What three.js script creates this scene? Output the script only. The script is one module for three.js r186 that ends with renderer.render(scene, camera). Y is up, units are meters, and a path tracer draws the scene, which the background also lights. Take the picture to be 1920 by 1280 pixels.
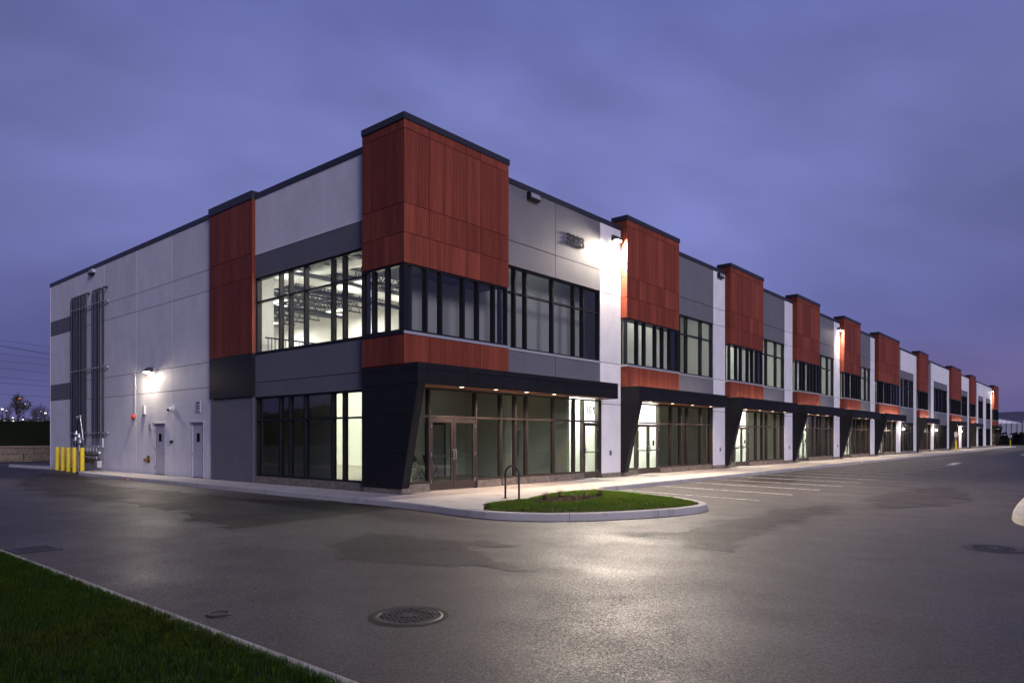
import * as THREE from 'three';
import { mergeGeometries } from 'three/addons/utils/BufferGeometryUtils.js';
import { RectAreaLightUniformsLib } from 'three/addons/lights/RectAreaLightUniformsLib.js';
import { FontLoader } from 'three/addons/loaders/FontLoader.js';
import { TextGeometry } from 'three/addons/geometries/TextGeometry.js';

// ------------------------------------------------------------------ camera, sky, sun, exposure
const scene = new THREE.Scene();
const camera = new THREE.PerspectiveCamera(2 * Math.atan(640 / 1303.7) * 180 / Math.PI, 1.5, 0.1, 1500);
camera.position.set(-12.6, 1.73, 14.7);
camera.lookAt(-12.6 + 0.7596, 1.73, 14.7 - 0.6504);
camera.setViewOffset(1920, 1280, 0, -180, 1920, 1280);          // rising front: the walls stay upright
const renderer = new THREE.WebGLRenderer({ antialias: true });
renderer.toneMapping = THREE.LinearToneMapping;
renderer.toneMappingExposure = 1;
renderer.shadowMap.enabled = true;
RectAreaLightUniformsLib.init();

// seeded noise
function mulberry(a) { return () => { a |= 0; a = a + 0x6D2B79F5 | 0; let t = Math.imul(a ^ a >>> 15, 1 | a); t = t + Math.imul(t ^ t >>> 7, 61 | t) ^ t; return ((t ^ t >>> 14) >>> 0) / 4294967296; }; }
const rnd = mulberry(20240611);
function hash(x, y, s) { let h = Math.imul(x | 0, 374761393) + Math.imul(y | 0, 668265263) + Math.imul(s | 0, 982451653); h = Math.imul(h ^ h >>> 13, 1274126177); return ((h ^ h >>> 16) >>> 0) / 4294967296; }
function vnoise(x, y, px, py, s) {                               // value noise that repeats after px, py cells
  const xi = Math.floor(x), yi = Math.floor(y), fx = x - xi, fy = y - yi, u = fx * fx * (3 - 2 * fx), v = fy * fy * (3 - 2 * fy);
  const m = (a, b) => ((a % b) + b) % b, h = (i, j) => hash(m(xi + i, px), m(yi + j, py), s);
  return (h(0, 0) * (1 - u) + h(1, 0) * u) * (1 - v) + (h(0, 1) * (1 - u) + h(1, 1) * u) * v;
}
function fbm(x, y, p, s, oct = 4) { let a = 0.5, t = 0, n = 0, f = 1; for (let k = 0; k < oct; k++) { t += a * vnoise(x * f, y * f, p * f, p * f, s + k); n += a; a *= 0.5; f *= 2; } return t / n; }

{ // the dusk sky: lavender blue, thin stretched cloud, a little rose near the horizon down the street
  const W = 1024, H = 512, d = new Float32Array(W * H * 4), lin = h => new THREE.Color(h);
  const stops = [[-90, '#3a3a58'], [-4, '#4c4c78'], [0, '#6c6aa2'], [6, '#686ca8'], [16, '#7a81bf'], [24, '#7a81c0'], [34, '#656dae'], [55, '#525b9c'], [90, '#4e5896']].map(([e, c]) => [e, lin(c)]);
  const rose = lin('#a488ae'), c = new THREE.Color(), fx = 0.7596, fz = -0.6504;
  for (let j = 0; j < H; j++) for (let i = 0; i < W; i++) {
    const el = ((j + 0.5) / H - 0.5) * 180, az = ((i + 0.5) / W) * 2 * Math.PI;      // row 0 is the nadir
    let k = 1; while (k < stops.length - 1 && el > stops[k][0]) k++;
    const [e0, c0] = stops[k - 1], [e1, c1] = stops[k];
    c.copy(c0).lerp(c1, THREE.MathUtils.clamp((el - e0) / (e1 - e0), 0, 1));
    const dx = Math.cos(az - Math.PI), dz = Math.sin(az - Math.PI), along = dx * fx + dz * fz;
    const sl = j / H * 30 + 1.2 * Math.sin(az * 2 + 0.6), cl = fbm(i / W * 16, sl, 16 * 4, 5, 6) * 0.55 + fbm(i / W * 40, sl * 1.6, 40 * 4, 9, 5) * 0.45;
    const glow = 0.66 + 0.38 * Math.max(0, along) ** 4;
    const m = glow * (1 + 0.85 * (cl - 0.5)) * 0.93;
    const r = Math.exp(-(((el - 3.5) / 3) ** 2)) * Math.max(0, dx * 0.985 + dz * -0.17) ** 22 * 0.3 * (0.4 + cl);
    c.lerp(rose, Math.min(1, r));
    d.set([c.r * m * 1.01, c.g * m * 0.99, c.b * m * 1.0, 1], (j * W + i) * 4);
  }
  const sky = new THREE.DataTexture(d, W, H, THREE.RGBAFormat, THREE.FloatType);
  sky.mapping = THREE.EquirectangularReflectionMapping; sky.magFilter = sky.minFilter = THREE.LinearFilter; sky.needsUpdate = true;
  scene.background = sky; scene.environment = sky;
}
const sun = new THREE.DirectionalLight(new THREE.Color(0.82, 0.77, 1.0), 2.1);   // the last glow of the evening, very soft
sun.position.set(-26, 36, 85); sun.target.position.set(0, 0, 0); sun.castShadow = true; sun.shadow.radius = 34;
Object.assign(sun.shadow.camera, { left: -60, right: 150, top: 80, bottom: -80, near: 1, far: 320 }); sun.shadow.mapSize.set(4096, 4096);
scene.add(sun, sun.target);

// ------------------------------------------------------------------ helpers
const taken = new Map();
const numbered = n => { const k = taken.get(n) || 0; taken.set(n, k + 1); return k ? `${n}_${String(k).padStart(3, '0')}` : n; };
function tag(o, label, category, group, kind) { if (label) o.userData.label = label; if (category) o.userData.category = category; if (group) o.userData.group = group; if (kind) o.userData.kind = kind; return o; }
function thing(name, label, category, group, [x, y, z] = [0, 0, 0], kind) { const o = new THREE.Group(); o.name = numbered(name); o.position.set(x, y, z); scene.add(o); return tag(o, label, category, group, kind); }
function sub(parent, name) { const o = new THREE.Group(); o.name = name; parent.add(o); return o; }
function mesh(parent, name, geo, mat) { const m = new THREE.Mesh(geo, mat); m.name = parent === scene ? numbered(name) : name; m.castShadow = m.receiveShadow = true; parent.add(m); return m; }
// a box with uv in metres; uo, vo slide the texture
function box(x0, x1, y0, y1, z0, z1, uo = 0, vo = 0) {
  const P = [], N = [], U = [], I = [];
  const face = (a, b, c, d, n, uv) => { const s = P.length / 3; for (const p of [a, b, c, d]) { P.push(...p); N.push(...n); const [u, v] = uv(p); U.push(u + uo, v + vo); } I.push(s, s + 1, s + 2, s, s + 2, s + 3); };
  face([x0, y0, z1], [x1, y0, z1], [x1, y1, z1], [x0, y1, z1], [0, 0, 1], p => [p[0], p[1]]);
  face([x1, y0, z0], [x0, y0, z0], [x0, y1, z0], [x1, y1, z0], [0, 0, -1], p => [p[0], p[1]]);
  face([x1, y0, z1], [x1, y0, z0], [x1, y1, z0], [x1, y1, z1], [1, 0, 0], p => [p[2], p[1]]);
  face([x0, y0, z0], [x0, y0, z1], [x0, y1, z1], [x0, y1, z0], [-1, 0, 0], p => [p[2], p[1]]);
  face([x0, y1, z1], [x1, y1, z1], [x1, y1, z0], [x0, y1, z0], [0, 1, 0], p => [p[0], p[2]]);
  face([x0, y0, z0], [x1, y0, z0], [x1, y0, z1], [x0, y0, z1], [0, -1, 0], p => [p[0], p[2]]);
  const g = new THREE.BufferGeometry();
  g.setAttribute('position', new THREE.Float32BufferAttribute(P, 3)); g.setAttribute('normal', new THREE.Float32BufferAttribute(N, 3)); g.setAttribute('uv', new THREE.Float32BufferAttribute(U, 2)); g.setIndex(I);
  return g;
}
// facade boxes: u runs along the facade away from the corner, v is height, w is out of the wall
const fb = (side, u0, u1, v0, v1, w0, w1, uo, vo) => side === 'front' ? box(u0, u1, v0, v1, w0, w1, uo, vo) : box(-w1, -w0, v0, v1, -u1, -u0, uo, vo);
function bar(a, b, r, seg = 8) { const A = new THREE.Vector3(...a), B = new THREE.Vector3(...b), L = A.distanceTo(B), g = new THREE.CylinderGeometry(r, r, L, seg); g.applyQuaternion(new THREE.Quaternion().setFromUnitVectors(new THREE.Vector3(0, 1, 0), B.clone().sub(A).normalize())); g.translate((A.x + B.x) / 2, (A.y + B.y) / 2, (A.z + B.z) / 2); return g; }
const tube = (pts, r, seg = 8, n = 24, tension = 0.3) => new THREE.TubeGeometry(new THREE.CatmullRomCurve3(pts.map(p => new THREE.Vector3(...p)), false, 'catmullrom', tension), n, r, seg);
const merge = list => mergeGeometries(list.map(g => { const q = g.index ? g.toNonIndexed() : g; for (const k of Object.keys(q.attributes)) if (!['position', 'normal', 'uv'].includes(k)) q.deleteAttribute(k); return q; }));

// ------------------------------------------------------------------ textures and materials
function tex(size, fn, tileU, tileV, srgb = true) {
  const [w, h] = Array.isArray(size) ? size : [size, size], d = new Uint8Array(w * h * 4);
  for (let j = 0; j < h; j++) for (let i = 0; i < w; i++) { const v = fn(i / w, j / h, i, j), o = (j * w + i) * 4; if (typeof v === 'number') d[o] = d[o + 1] = d[o + 2] = v * 255; else { d[o] = v[0] * 255; d[o + 1] = v[1] * 255; d[o + 2] = v[2] * 255; } d[o + 3] = 255; }
  const t = new THREE.DataTexture(d, w, h); t.wrapS = t.wrapT = THREE.RepeatWrapping; t.magFilter = THREE.LinearFilter; t.minFilter = THREE.LinearMipmapLinearFilter; t.generateMipmaps = true;
  t.repeat.set(1 / tileU, 1 / tileV); if (srgb) t.colorSpace = THREE.SRGBColorSpace; t.needsUpdate = true; return t;
}
const lin = (r, g, b) => new THREE.Color().setRGB(r, g, b);
const std = o => new THREE.MeshStandardMaterial(o);
const T = {};
T.paint = tex(512, (u, v) => 0.86 + 0.14 * (0.55 * fbm(u * 6, v * 6, 6, 1, 5) + 0.45 * vnoise(u * 128, v * 128, 128, 128, 3)), 3, 3);
T.paintBump = tex(512, (u, v) => 0.6 * vnoise(u * 160, v * 160, 160, 160, 4) + 0.4 * vnoise(u * 40, v * 40, 40, 40, 6), 3, 3, false);
T.wood = tex([512, 512], (u, v) => {
  const s = vnoise(u * 90, v * 3 + 2 * vnoise(u * 6, v * 2, 6, 2, 31), 90, 3, 11), f = vnoise(u * 230, v * 6, 230, 6, 12), b = vnoise(u * 9, v * 1, 9, 1, 13), k = vnoise(u * 40, v * 9, 40, 9, 17);
  const t = 0.56 + 0.44 * (0.42 * s + 0.2 * f + 0.28 * b + 0.1 * k); return [t, t * (0.93 + 0.07 * s), t * (0.9 + 0.1 * s)];
}, 1.5, 3);
T.asphalt = tex(1024, (u, v) => {
  const g = vnoise(u * 420, v * 420, 420, 420, 21), g2 = vnoise(u * 200, v * 200, 200, 200, 22), m = fbm(u * 7, v * 7, 7, 23, 4), st = hash(Math.floor(u * 512), Math.floor(v * 512), 24);
  let t = 0.2 + 0.85 * g * g + 0.3 * g2 + 0.25 * (m - 0.5); if (st > 0.95) t += 0.35; if (st < 0.08) t -= 0.3; t = Math.max(0.12, Math.min(1, t)); return [t, t * 0.975, t * 0.95];
}, 3.2, 3.2);
T.asphaltBump = tex(1024, (u, v) => 0.75 * vnoise(u * 400, v * 400, 400, 400, 21) + 0.25 * vnoise(u * 170, v * 170, 170, 170, 25), 3.2, 3.2, false);
T.asphaltRough = tex(1024, (u, v) => { const m = fbm(u * 5, v * 5, 5, 27, 5), g = vnoise(u * 430, v * 430, 430, 430, 28); return Math.min(1, 0.56 + 0.36 * (m - 0.5) + 0.44 * g); }, 4.1, 4.1, false);
T.concrete = tex(1024, (u, v) => { const t = 0.78 + 0.22 * (0.5 * fbm(u * 5, v * 5, 5, 41, 5) + 0.5 * vnoise(u * 330, v * 330, 330, 330, 42)) - (fbm(u * 9, v * 9, 9, 45, 4) > 0.66 ? 0.07 : 0); return [t, t * 0.985, t * 0.96]; }, 3.6, 3.6);
T.worn = tex(512, (u, v) => { const n = fbm(u * 22, v * 22, 22, 141, 5); return n > 0.56 ? 0.62 : 0.85 + 0.15 * n; }, 2.3, 2.3);
T.soil = tex(256, (u, v) => { const t = 0.35 + 0.6 * vnoise(u * 70, v * 70, 70, 70, 51) * (0.5 + fbm(u * 8, v * 8, 8, 52)); return [t, t * 0.85, t * 0.7]; }, 1, 1);
T.grassBase = tex(256, (u, v) => { const t = 0.3 + 0.5 * fbm(u * 20, v * 20, 20, 61, 4); return [t * 0.8, t, t * 0.45]; }, 1.5, 1.5);
T.stone = tex(512, (u, v) => { const t = 0.6 + 0.4 * fbm(u * 16, v * 16, 16, 71, 5); return [t, t * 0.95, t * 0.87]; }, 1.3, 1.3);
T.stoneBump = tex(256, (u, v) => fbm(u * 14, v * 14, 14, 73, 5), 1.3, 1.3, false);
const painted = (r, g, b) => std({ color: lin(r, g, b), map: T.paint, bumpMap: T.paintBump, bumpScale: 0.002, roughness: 0.72 });
const M = {
  white: [painted(0.78, 0.765, 0.755), painted(0.75, 0.735, 0.725), painted(0.8, 0.785, 0.77)],
  grey: [painted(0.155, 0.153, 0.165), painted(0.148, 0.146, 0.158)],
  joint: std({ color: lin(0.04, 0.04, 0.04), roughness: 0.9 }),
  red: [[0.36, 0.085, 0.045], [0.315, 0.072, 0.039], [0.4, 0.097, 0.052], [0.345, 0.079, 0.041]].map(c => new THREE.MeshPhysicalMaterial({ color: lin(...c), map: T.wood, roughness: 0.6, specularIntensity: 0.4 })),
  soffit: std({ color: lin(0.5, 0.2, 0.09), map: T.wood, roughness: 0.5 }),
  black: [0.0095, 0.011].map(k => new THREE.MeshPhysicalMaterial({ color: lin(k, k, k * 1.1), roughness: 0.5, specularIntensity: 0.5 })),
  cap: std({ color: lin(0.03, 0.032, 0.04), roughness: 0.4, metalness: 0.3 }),
  frame: new THREE.MeshPhysicalMaterial({ color: lin(0.011, 0.011, 0.013), roughness: 0.42, specularIntensity: 0.5 }),
  bronze: std({ color: lin(0.07, 0.056, 0.05), roughness: 0.36, metalness: 0.45 }),
  sill: std({ color: lin(0.5, 0.5, 0.5), roughness: 0.4, metalness: 0.5 }),
  steel: std({ color: lin(0.6, 0.58, 0.55), roughness: 0.28, metalness: 0.9 }),
  glass: new THREE.MeshPhysicalMaterial({ color: lin(0.53, 0.59, 0.5), transmission: 1, roughness: 0.02, ior: 1.75, thickness: 0, side: THREE.DoubleSide }),
  glassUp: new THREE.MeshPhysicalMaterial({ color: lin(0.54, 0.56, 0.53), transmission: 1, roughness: 0.02, ior: 1.75, thickness: 0, side: THREE.DoubleSide }),
  drywall: std({ color: lin(0.78, 0.77, 0.72), roughness: 0.9 }),
  slab: std({ color: lin(0.36, 0.34, 0.31), map: T.concrete, roughness: 0.55 }),
  deck: std({ color: lin(0.8, 0.8, 0.77), roughness: 0.7 }),
  joist: std({ color: lin(0.035, 0.035, 0.034), roughness: 0.6 }),
  duct: std({ color: lin(0.7, 0.7, 0.66), roughness: 0.5, metalness: 0.2 }),
  pipeRed: std({ color: lin(0.2, 0.05, 0.035), roughness: 0.5 }),
  asphalt: new THREE.MeshPhysicalMaterial({ color: lin(0.104, 0.088, 0.085), map: T.asphalt, bumpMap: T.asphaltBump, bumpScale: 0.0012, roughness: 0.78, roughnessMap: T.asphaltRough, vertexColors: true }),
  wetShade: new THREE.MeshPhysicalMaterial({ specularIntensity: 0.3, color: lin(0.05, 0.044, 0.042), map: T.asphalt, bumpMap: T.asphaltBump, bumpScale: 0.001, roughness: 0.8, roughnessMap: T.asphaltRough }), fringe: new THREE.MeshPhysicalMaterial({ specularIntensity: 0.75, color: lin(0.088, 0.076, 0.073), map: T.asphalt, bumpMap: T.asphaltBump, bumpScale: 0.0012, roughness: 0.79, roughnessMap: T.asphaltRough }), damp: new THREE.MeshPhysicalMaterial({ specularIntensity: 0.52, color: lin(0.074, 0.064, 0.061), map: T.asphalt, bumpMap: T.asphaltBump, bumpScale: 0.001, roughness: 0.8, roughnessMap: T.asphaltRough }),  // the darkest one has the shade by the corner put into its colour
  line: std({ color: lin(0.62, 0.6, 0.56), map: T.worn, roughness: 0.7 }),
  concrete: std({ color: lin(0.5, 0.485, 0.455), map: T.concrete, roughness: 0.85 }),
  concrete2: std({ color: lin(0.47, 0.455, 0.43), map: T.concrete, roughness: 0.85 }),
  plinth: std({ color: lin(0.3, 0.285, 0.265), map: T.stone, bumpMap: T.stoneBump, bumpScale: 0.006, roughness: 0.9 }),
  soil: std({ color: lin(0.11, 0.075, 0.05), map: T.soil, roughness: 1 }),
  lawn: std({ color: lin(0.04, 0.07, 0.012), map: T.grassBase, roughness: 1 }),
  yellow: std({ color: lin(0.72, 0.52, 0.012), roughness: 0.45 }),
  iron: std({ color: lin(0.03, 0.028, 0.027), roughness: 0.5, metalness: 0.4 }),
  pipe: std({ color: lin(0.05, 0.052, 0.065), roughness: 0.45, metalness: 0.3 }), riser: std({ color: lin(0.012, 0.012, 0.02), roughness: 0.5 }),
  galv: std({ color: lin(0.55, 0.55, 0.55), roughness: 0.4, metalness: 0.7 }),
  doorGrey: std({ color: lin(0.5, 0.49, 0.52), map: T.paint, roughness: 0.55 }),
  sign: new THREE.MeshPhysicalMaterial({ color: lin(0.014, 0.014, 0.016), roughness: 0.9, specularIntensity: 0.15 }),
  redBell: std({ color: lin(0.5, 0.03, 0.02), roughness: 0.35 }),
  stone: ['#8d8578', '#968d7f', '#857d72'].map(c => std({ color: c, map: T.stone, bumpMap: T.stoneBump, bumpScale: 0.02, roughness: 0.95 })),
  chair: std({ color: lin(0.015, 0.015, 0.017), roughness: 0.5 }),
  bark: std({ color: lin(0.05, 0.042, 0.035), roughness: 1 }),
};
const pick = a => a[Math.floor(rnd() * a.length)];
const lampMat = (r, g, b, k) => std({ color: lin(0.1, 0.1, 0.1), emissive: lin(r, g, b), emissiveIntensity: k, roughness: 0.5 });
const WARM = [1, 0.86, 0.71], SOFT = [1, 0.72, 0.53], COOL = [1, 0.97, 0.9];
M.lampWarm = lampMat(...WARM, 40); M.lampSoft = lampMat(1, 0.8, 0.58, 5); M.lampCool = lampMat(...COOL, 6); M.lampFar = lampMat(1, 0.93, 0.78, 5);

const KERB = [[0.1, -22.7], [-0.45, -22.55], [-0.95, -22.1], [-1.25, -21.4], [-1.36, -20.4], [-1.37, -16], [-1.37, -11], [-1.37, -6], [-1.37, -1], [-1.4, 1.2], [-1.5, 2.6], [-1.66, 3.7], [-1.7, 4.5], [-1.58, 5.2], [-1.25, 5.85], [-0.65, 6.45], [0.4, 7.05], [1.5, 7.45], [2.4, 7.58], [3.05, 7.45], [3.6, 7.05], [4.15, 6.3], [4.7, 5.2], [5.1, 4.1], [5.35, 3.1], [5.75, 2.55], [6.4, 2.42]];
const ISLAND = [[-0.95, 3.95], [-0.45, 3.45], [0.5, 3.3], [1.3, 3.35], [2.3, 3.0], [3.2, 2.75], [4.2, 2.72], [4.85, 3.0], [4.82, 4.0], [4.45, 5.05], [3.9, 6.15], [3.38, 6.86], [2.92, 7.2], [2.38, 7.32], [1.55, 7.2], [0.52, 6.81], [-0.48, 6.24], [-1.03, 5.7], [-1.32, 5.1], [-1.42, 4.5]];
const inside = (p, x, z) => { let c = false; for (let i = 0, j = p.length - 1; i < p.length; j = i++) { const [a, b] = p[i], [d, e] = p[j]; if ((b > z) !== (e > z) && x < (d - a) * (z - b) / (e - b) + a) c = !c; } return c; };
// ------------------------------------------------------------------ ground: asphalt, damp patches, painted shade, parking lines
{
  const g = sub(scene, 'asphalt'); tag(g, 'dark grey asphalt yard with damp patches, painted shade and parking lines', 'asphalt', null, 'structure');
  // one sheet: fine cells near the building, huge ones out to the horizon; mottled by vertex colours
  const xs = [-900, -300, -120, -60, -36], zs = [-900, -300, -120, -70];
  for (let x = -24; x <= 60; x += 0.6) xs.push(x); xs.push(75, 95, 120, 150, 200, 400, 900);
  for (let z = -50; z <= 40; z += 0.75) zs.push(z); zs.push(60, 120, 300, 900);
  const P = [], N = [], U = [], C = [], I = [], nx = xs.length;
  for (const z of zs) for (const x of xs) {
    P.push(x, 0, z); N.push(0, 1, 0); U.push(x, z);
    const n = fbm(x * 0.16 + 50, z * 0.16 + 50, 4096, 81, 5), s = fbm(x * 0.9 + 90, z * 0.35 + 90, 4096, 88, 4), k = 0.86 + 0.5 * (n - 0.5) + 0.3 * (s - 0.5); C.push(k, k, k);
  }
  for (let j = 0; j < zs.length - 1; j++) for (let i = 0; i < nx - 1; i++) { const a = j * nx + i; I.push(a, a + nx, a + 1, a + 1, a + nx, a + nx + 1); }
  const geo = new THREE.BufferGeometry(); geo.setAttribute('position', new THREE.Float32BufferAttribute(P, 3)); geo.setAttribute('normal', new THREE.Float32BufferAttribute(N, 3)); geo.setAttribute('uv', new THREE.Float32BufferAttribute(U, 2)); geo.setAttribute('color', new THREE.Float32BufferAttribute(C, 3)); geo.setIndex(I);
  mesh(g, 'pavement_surface', geo, M.asphalt);
  // ragged damp patches; the first also carries painted shade
  const ragged = (pts, amp, smooth = []) => {
    const out = []; const n = pts.length;
    for (let i = 0; i < n; i++) { const a = pts[i], b = pts[(i + 1) % n], L = Math.hypot(b[0] - a[0], b[1] - a[1]), k = Math.max(1, Math.round(L / 0.12)), am = smooth.includes(i) ? 0.015 : amp;
      for (let q = 0; q < k; q++) { const t = q / k, x = a[0] + (b[0] - a[0]) * t, z = a[1] + (b[1] - a[1]) * t, f = Math.sin(Math.PI * t) ** 0.5; out.push([x + am * f * ((fbm(x * 2.2 + 7, z * 2.2 + 7, 4096, 91, 5) - 0.5) * 3.2 + (rnd() - 0.5) * 0.35), z + am * f * ((fbm(x * 2.2 + 40, z * 2.2 + 40, 4096, 93, 5) - 0.5) * 3.2 + (rnd() - 0.5) * 0.35)]); } }
    return out;
  };
  let wy = 0.004;
  const wetShade = (pts, amp, smooth, mat = M.damp) => {
    if (mat !== M.fringe) { const cx = pts.reduce((a, p) => a + p[0], 0) / pts.length, cz = pts.reduce((a, p) => a + p[1], 0) / pts.length; wetShade(pts.map(([x, z]) => { const d = Math.hypot(x - cx, z - cz) || 1, k = 1 + Math.min(0.1, 0.22 / d); return [cx + (x - cx) * k, cz + (z - cz) * k]; }), amp * 1.3, smooth, M.fringe); }   // drying edge
    const s = new THREE.Shape(ragged(pts, amp, smooth).map(p => new THREE.Vector2(p[0], -p[1]))); const q = new THREE.ShapeGeometry(s); q.rotateX(-Math.PI / 2); q.translate(0, wy, 0); wy += 0.0003; mesh(g, 'damp_and_shade_patch', q, mat); };
  wetShade([[-6.14, 2.19], [-4.3, 1.9], [-1.42, 1.45], [-1.38, -1.2], [-1.95, -2.2], [-2.5, -4.2], [-2.9, -6.2], [-2.7, -8.5], [-3.1, -11], [-3.0, -15], [-1.4, -20], [-1.3, -23.5], [-2.6, -25], [-4.6, -17], [-6.0, -8.5], [-5.4, -5.7], [-5.5, -1.1]], 0.5, [0, 1], M.wetShade);  // straight-edged triangle by the corner is shade painted in; the rest is damp
  wetShade([[-6.6, 6.4], [-5.9, 5.1], [-4.7, 4.7], [-4.65, 5.9], [-4.4, 6.6], [-4.9, 7.2], [-5.2, 7.8], [-5.42, 8.45], [-5.58, 8.98], [-5.69, 8.75], [-5.73, 8.15], [-6.05, 7.95], [-6.25, 7.5]], 0.16);
  wetShade([[-4.5, 6.75], [-4.05, 6.8], [-4.2, 7.55], [-4.5, 7.4]], 0.1);
  wetShade([[-1.9, 8.3], [-1.1, 8.8], [-0.5, 8.8], [0.6, 8.9], [2.6, 9.0], [2.2, 9.9], [0.6, 9.8], [-1.0, 9.95], [-2.3, 10.35], [-1.8, 9.2]], 0.32);
  wetShade([[0.8, 8.6], [3.6, 8.7], [6.5, 9.2], [4.8, 9.9], [2.2, 9.5]], 0.4);
  wetShade([[13.2, 4.2], [15.5, 3.6], [18.2, 2.9], [19.2, 4.1], [16, 5.2], [14, 5.6]], 0.4);
  wetShade([[-3.4, -18], [-2.2, -24], [-1.2, -28], [-0.6, -34], [-3, -38], [-5, -30]], 0.5);
  wetShade([[-8.2, -14], [-6.2, -17], [-5.2, -23], [-8, -27], [-10, -22]], 0.6);
  wetShade([[6, 10.4], [11, 9.6], [16, 10.2], [13, 11.4], [8, 11.5]], 0.5);
  const seam = (pts, w) => { const P = []; for (let i = 0; i < pts.length - 1; i++) { const [a, b] = [pts[i], pts[i + 1]], n = Math.ceil(Math.hypot(b[0] - a[0], b[1] - a[1]) / 0.25); for (let k = 0; k < n; k++) { const t = k / n; P.push([a[0] + (b[0] - a[0]) * t + (rnd() - 0.5) * 0.05, a[1] + (b[1] - a[1]) * t + (rnd() - 0.5) * 0.05]); } } P.push(pts.at(-1));
    const L = [], Rr = []; P.forEach((p, i) => { const q = P[Math.min(P.length - 1, i + 1)], o = P[Math.max(0, i - 1)], dx = q[0] - o[0], dz = q[1] - o[1], l = Math.hypot(dx, dz) || 1, ww = w * (0.4 + 0.8 * rnd()); L.push([p[0] - dz / l * ww, p[1] + dx / l * ww]); Rr.unshift([p[0] + dz / l * ww, p[1] - dx / l * ww]); });
    const q = new THREE.ShapeGeometry(new THREE.Shape([...L, ...Rr].map(p => new THREE.Vector2(p[0], -p[1])))); q.rotateX(-Math.PI / 2); q.translate(0, 0.0076, 0); mesh(g, 'paving_seam', q, M.wetShade); };
  seam([[-7.6, 4.6], [-5.2, 6.9], [-3, 8.1], [0.2, 9.3], [5, 10.2], [14, 10.4]], 0.008);
  // parking lines
  const ends = [[7.12, 2.5, 6.19, 7.5], [9.62, 2.5, 8.74, 7.52], [12.14, 2.5, 11.26, 7.54], [14.65, 2.5, 13.61, 7.61], [17.15, 2.5, 16.05, 7.65]];
  for (let k = 0; k < 17; k++) ends.push([19.65 + 2.55 * k, 2.5, 18.5 + 2.55 * k, 7.65]);
  const segm = (x0, z0, x1, z1, w, y = 0.0065) => { const dx = x1 - x0, dz = z1 - z0, L = Math.hypot(dx, dz), q = box(-w / 2, w / 2, -0.002, 0.002, 0, L); q.rotateY(Math.atan2(dx, dz)); q.translate(x0, y, z0); return q; };
  for (const [a, b, c, d] of ends) mesh(g, 'parking_line', segm(a, b, c, d, 0.105, 0.0085), M.line);
  mesh(g, 'stop_bar', segm(38.2, 7.2, 43.2, 7.0, 0.42, 0.0085), M.line);
  mesh(g, 'stop_bar', segm(70, 8.6, 78, 8.2, 0.5, 0.0085), M.line);
}

// ------------------------------------------------------------------ sidewalk with kerb and planted island
const edgeDist = (p, x, z) => { let m = 9; for (let i = 0, j = p.length - 1; i < p.length; j = i++) { const [a, b] = p[j], [c, d] = p[i], dx = c - a, dz = d - b, t = Math.max(0, Math.min(1, ((x - a) * dx + (z - b) * dz) / (dx * dx + dz * dz))); m = Math.min(m, Math.hypot(x - a - dx * t, z - b - dz * t)); } return m; };
function sweep(pts, prof, uo = 0) {                              // prof: [across (left of travel is -), up] from outside to inside
  const V = pts.map(p => new THREE.Vector2(...p)), P = [], U = [], I = []; let L = uo; const n = prof.length;
  V.forEach((v, i) => { const a = V[Math.max(0, i - 1)], b = V[Math.min(V.length - 1, i + 1)], t = b.clone().sub(a).normalize(), nx = -t.y, nz = t.x; if (i) L += v.distanceTo(V[i - 1]); let s = 0; prof.forEach(([o, h], k) => { if (k) s += Math.hypot(o - prof[k - 1][0], h - prof[k - 1][1]); P.push(v.x - nx * o, h, v.y - nz * o); U.push(L, s); }); });
  for (let i = 0; i < V.length - 1; i++) for (let k = 0; k < n - 1; k++) { const a = i * n + k; I.push(a, a + 1, a + n, a + 1, a + n + 1, a + n); }
  for (const [b, f] of [[0, 1], [(V.length - 1) * n, 0]]) for (let k = 1; k < n - 1; k++) f ? I.push(b, b + k + 1, b + k) : I.push(b, b + k, b + k + 1);
  const g = new THREE.BufferGeometry(); g.setAttribute('position', new THREE.Float32BufferAttribute(P, 3)); g.setAttribute('uv', new THREE.Float32BufferAttribute(U, 2)); g.setIndex(I); const q = g.toNonIndexed(); q.computeVertexNormals(); return q;
}
function along(pts, d0, d1) {                                    // the piece of a polyline between two distances
  const out = []; let L = 0;
  const at = (a, b, t) => [a[0] + (b[0] - a[0]) * t, a[1] + (b[1] - a[1]) * t];
  for (let i = 0; i < pts.length - 1; i++) { const a = pts[i], b = pts[i + 1], l = Math.hypot(b[0] - a[0], b[1] - a[1]); if (L + l > d0 && L < d1) { if (!out.length) out.push(at(a, b, Math.max(0, (d0 - L) / l))); out.push(at(a, b, Math.min(1, (d1 - L) / l))); } L += l; }
  return out;
}
const lengthOf = p => p.slice(1).reduce((s, b, i) => s + Math.hypot(b[0] - p[i][0], b[1] - p[i][1]), 0);
function smooth(pts, n = 6) { const c = new THREE.CatmullRomCurve3(pts.map(p => new THREE.Vector3(p[0], 0, p[1])), false, 'catmullrom', 0.5); return c.getPoints(pts.length * n).map(p => [p.x, p.z]); }
const KP = [[0.2, -0.05], [0.2, 0.152], [0.045, 0.152], [0.018, 0.142], [0.004, 0.118], [-0.022, -0.05]];
function kerb(parent, pts, step, mats, profile = KP) { const L = lengthOf(pts), n = Math.max(1, Math.round(L / step)); for (let k = 0; k < n; k++) { const p = along(pts, L * k / n + 0.006, L * (k + 1) / n - 0.006); if (p.length > 1) mesh(parent, 'kerb_stone', sweep(p, profile, k * 1.7), pick(mats)); } }
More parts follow.
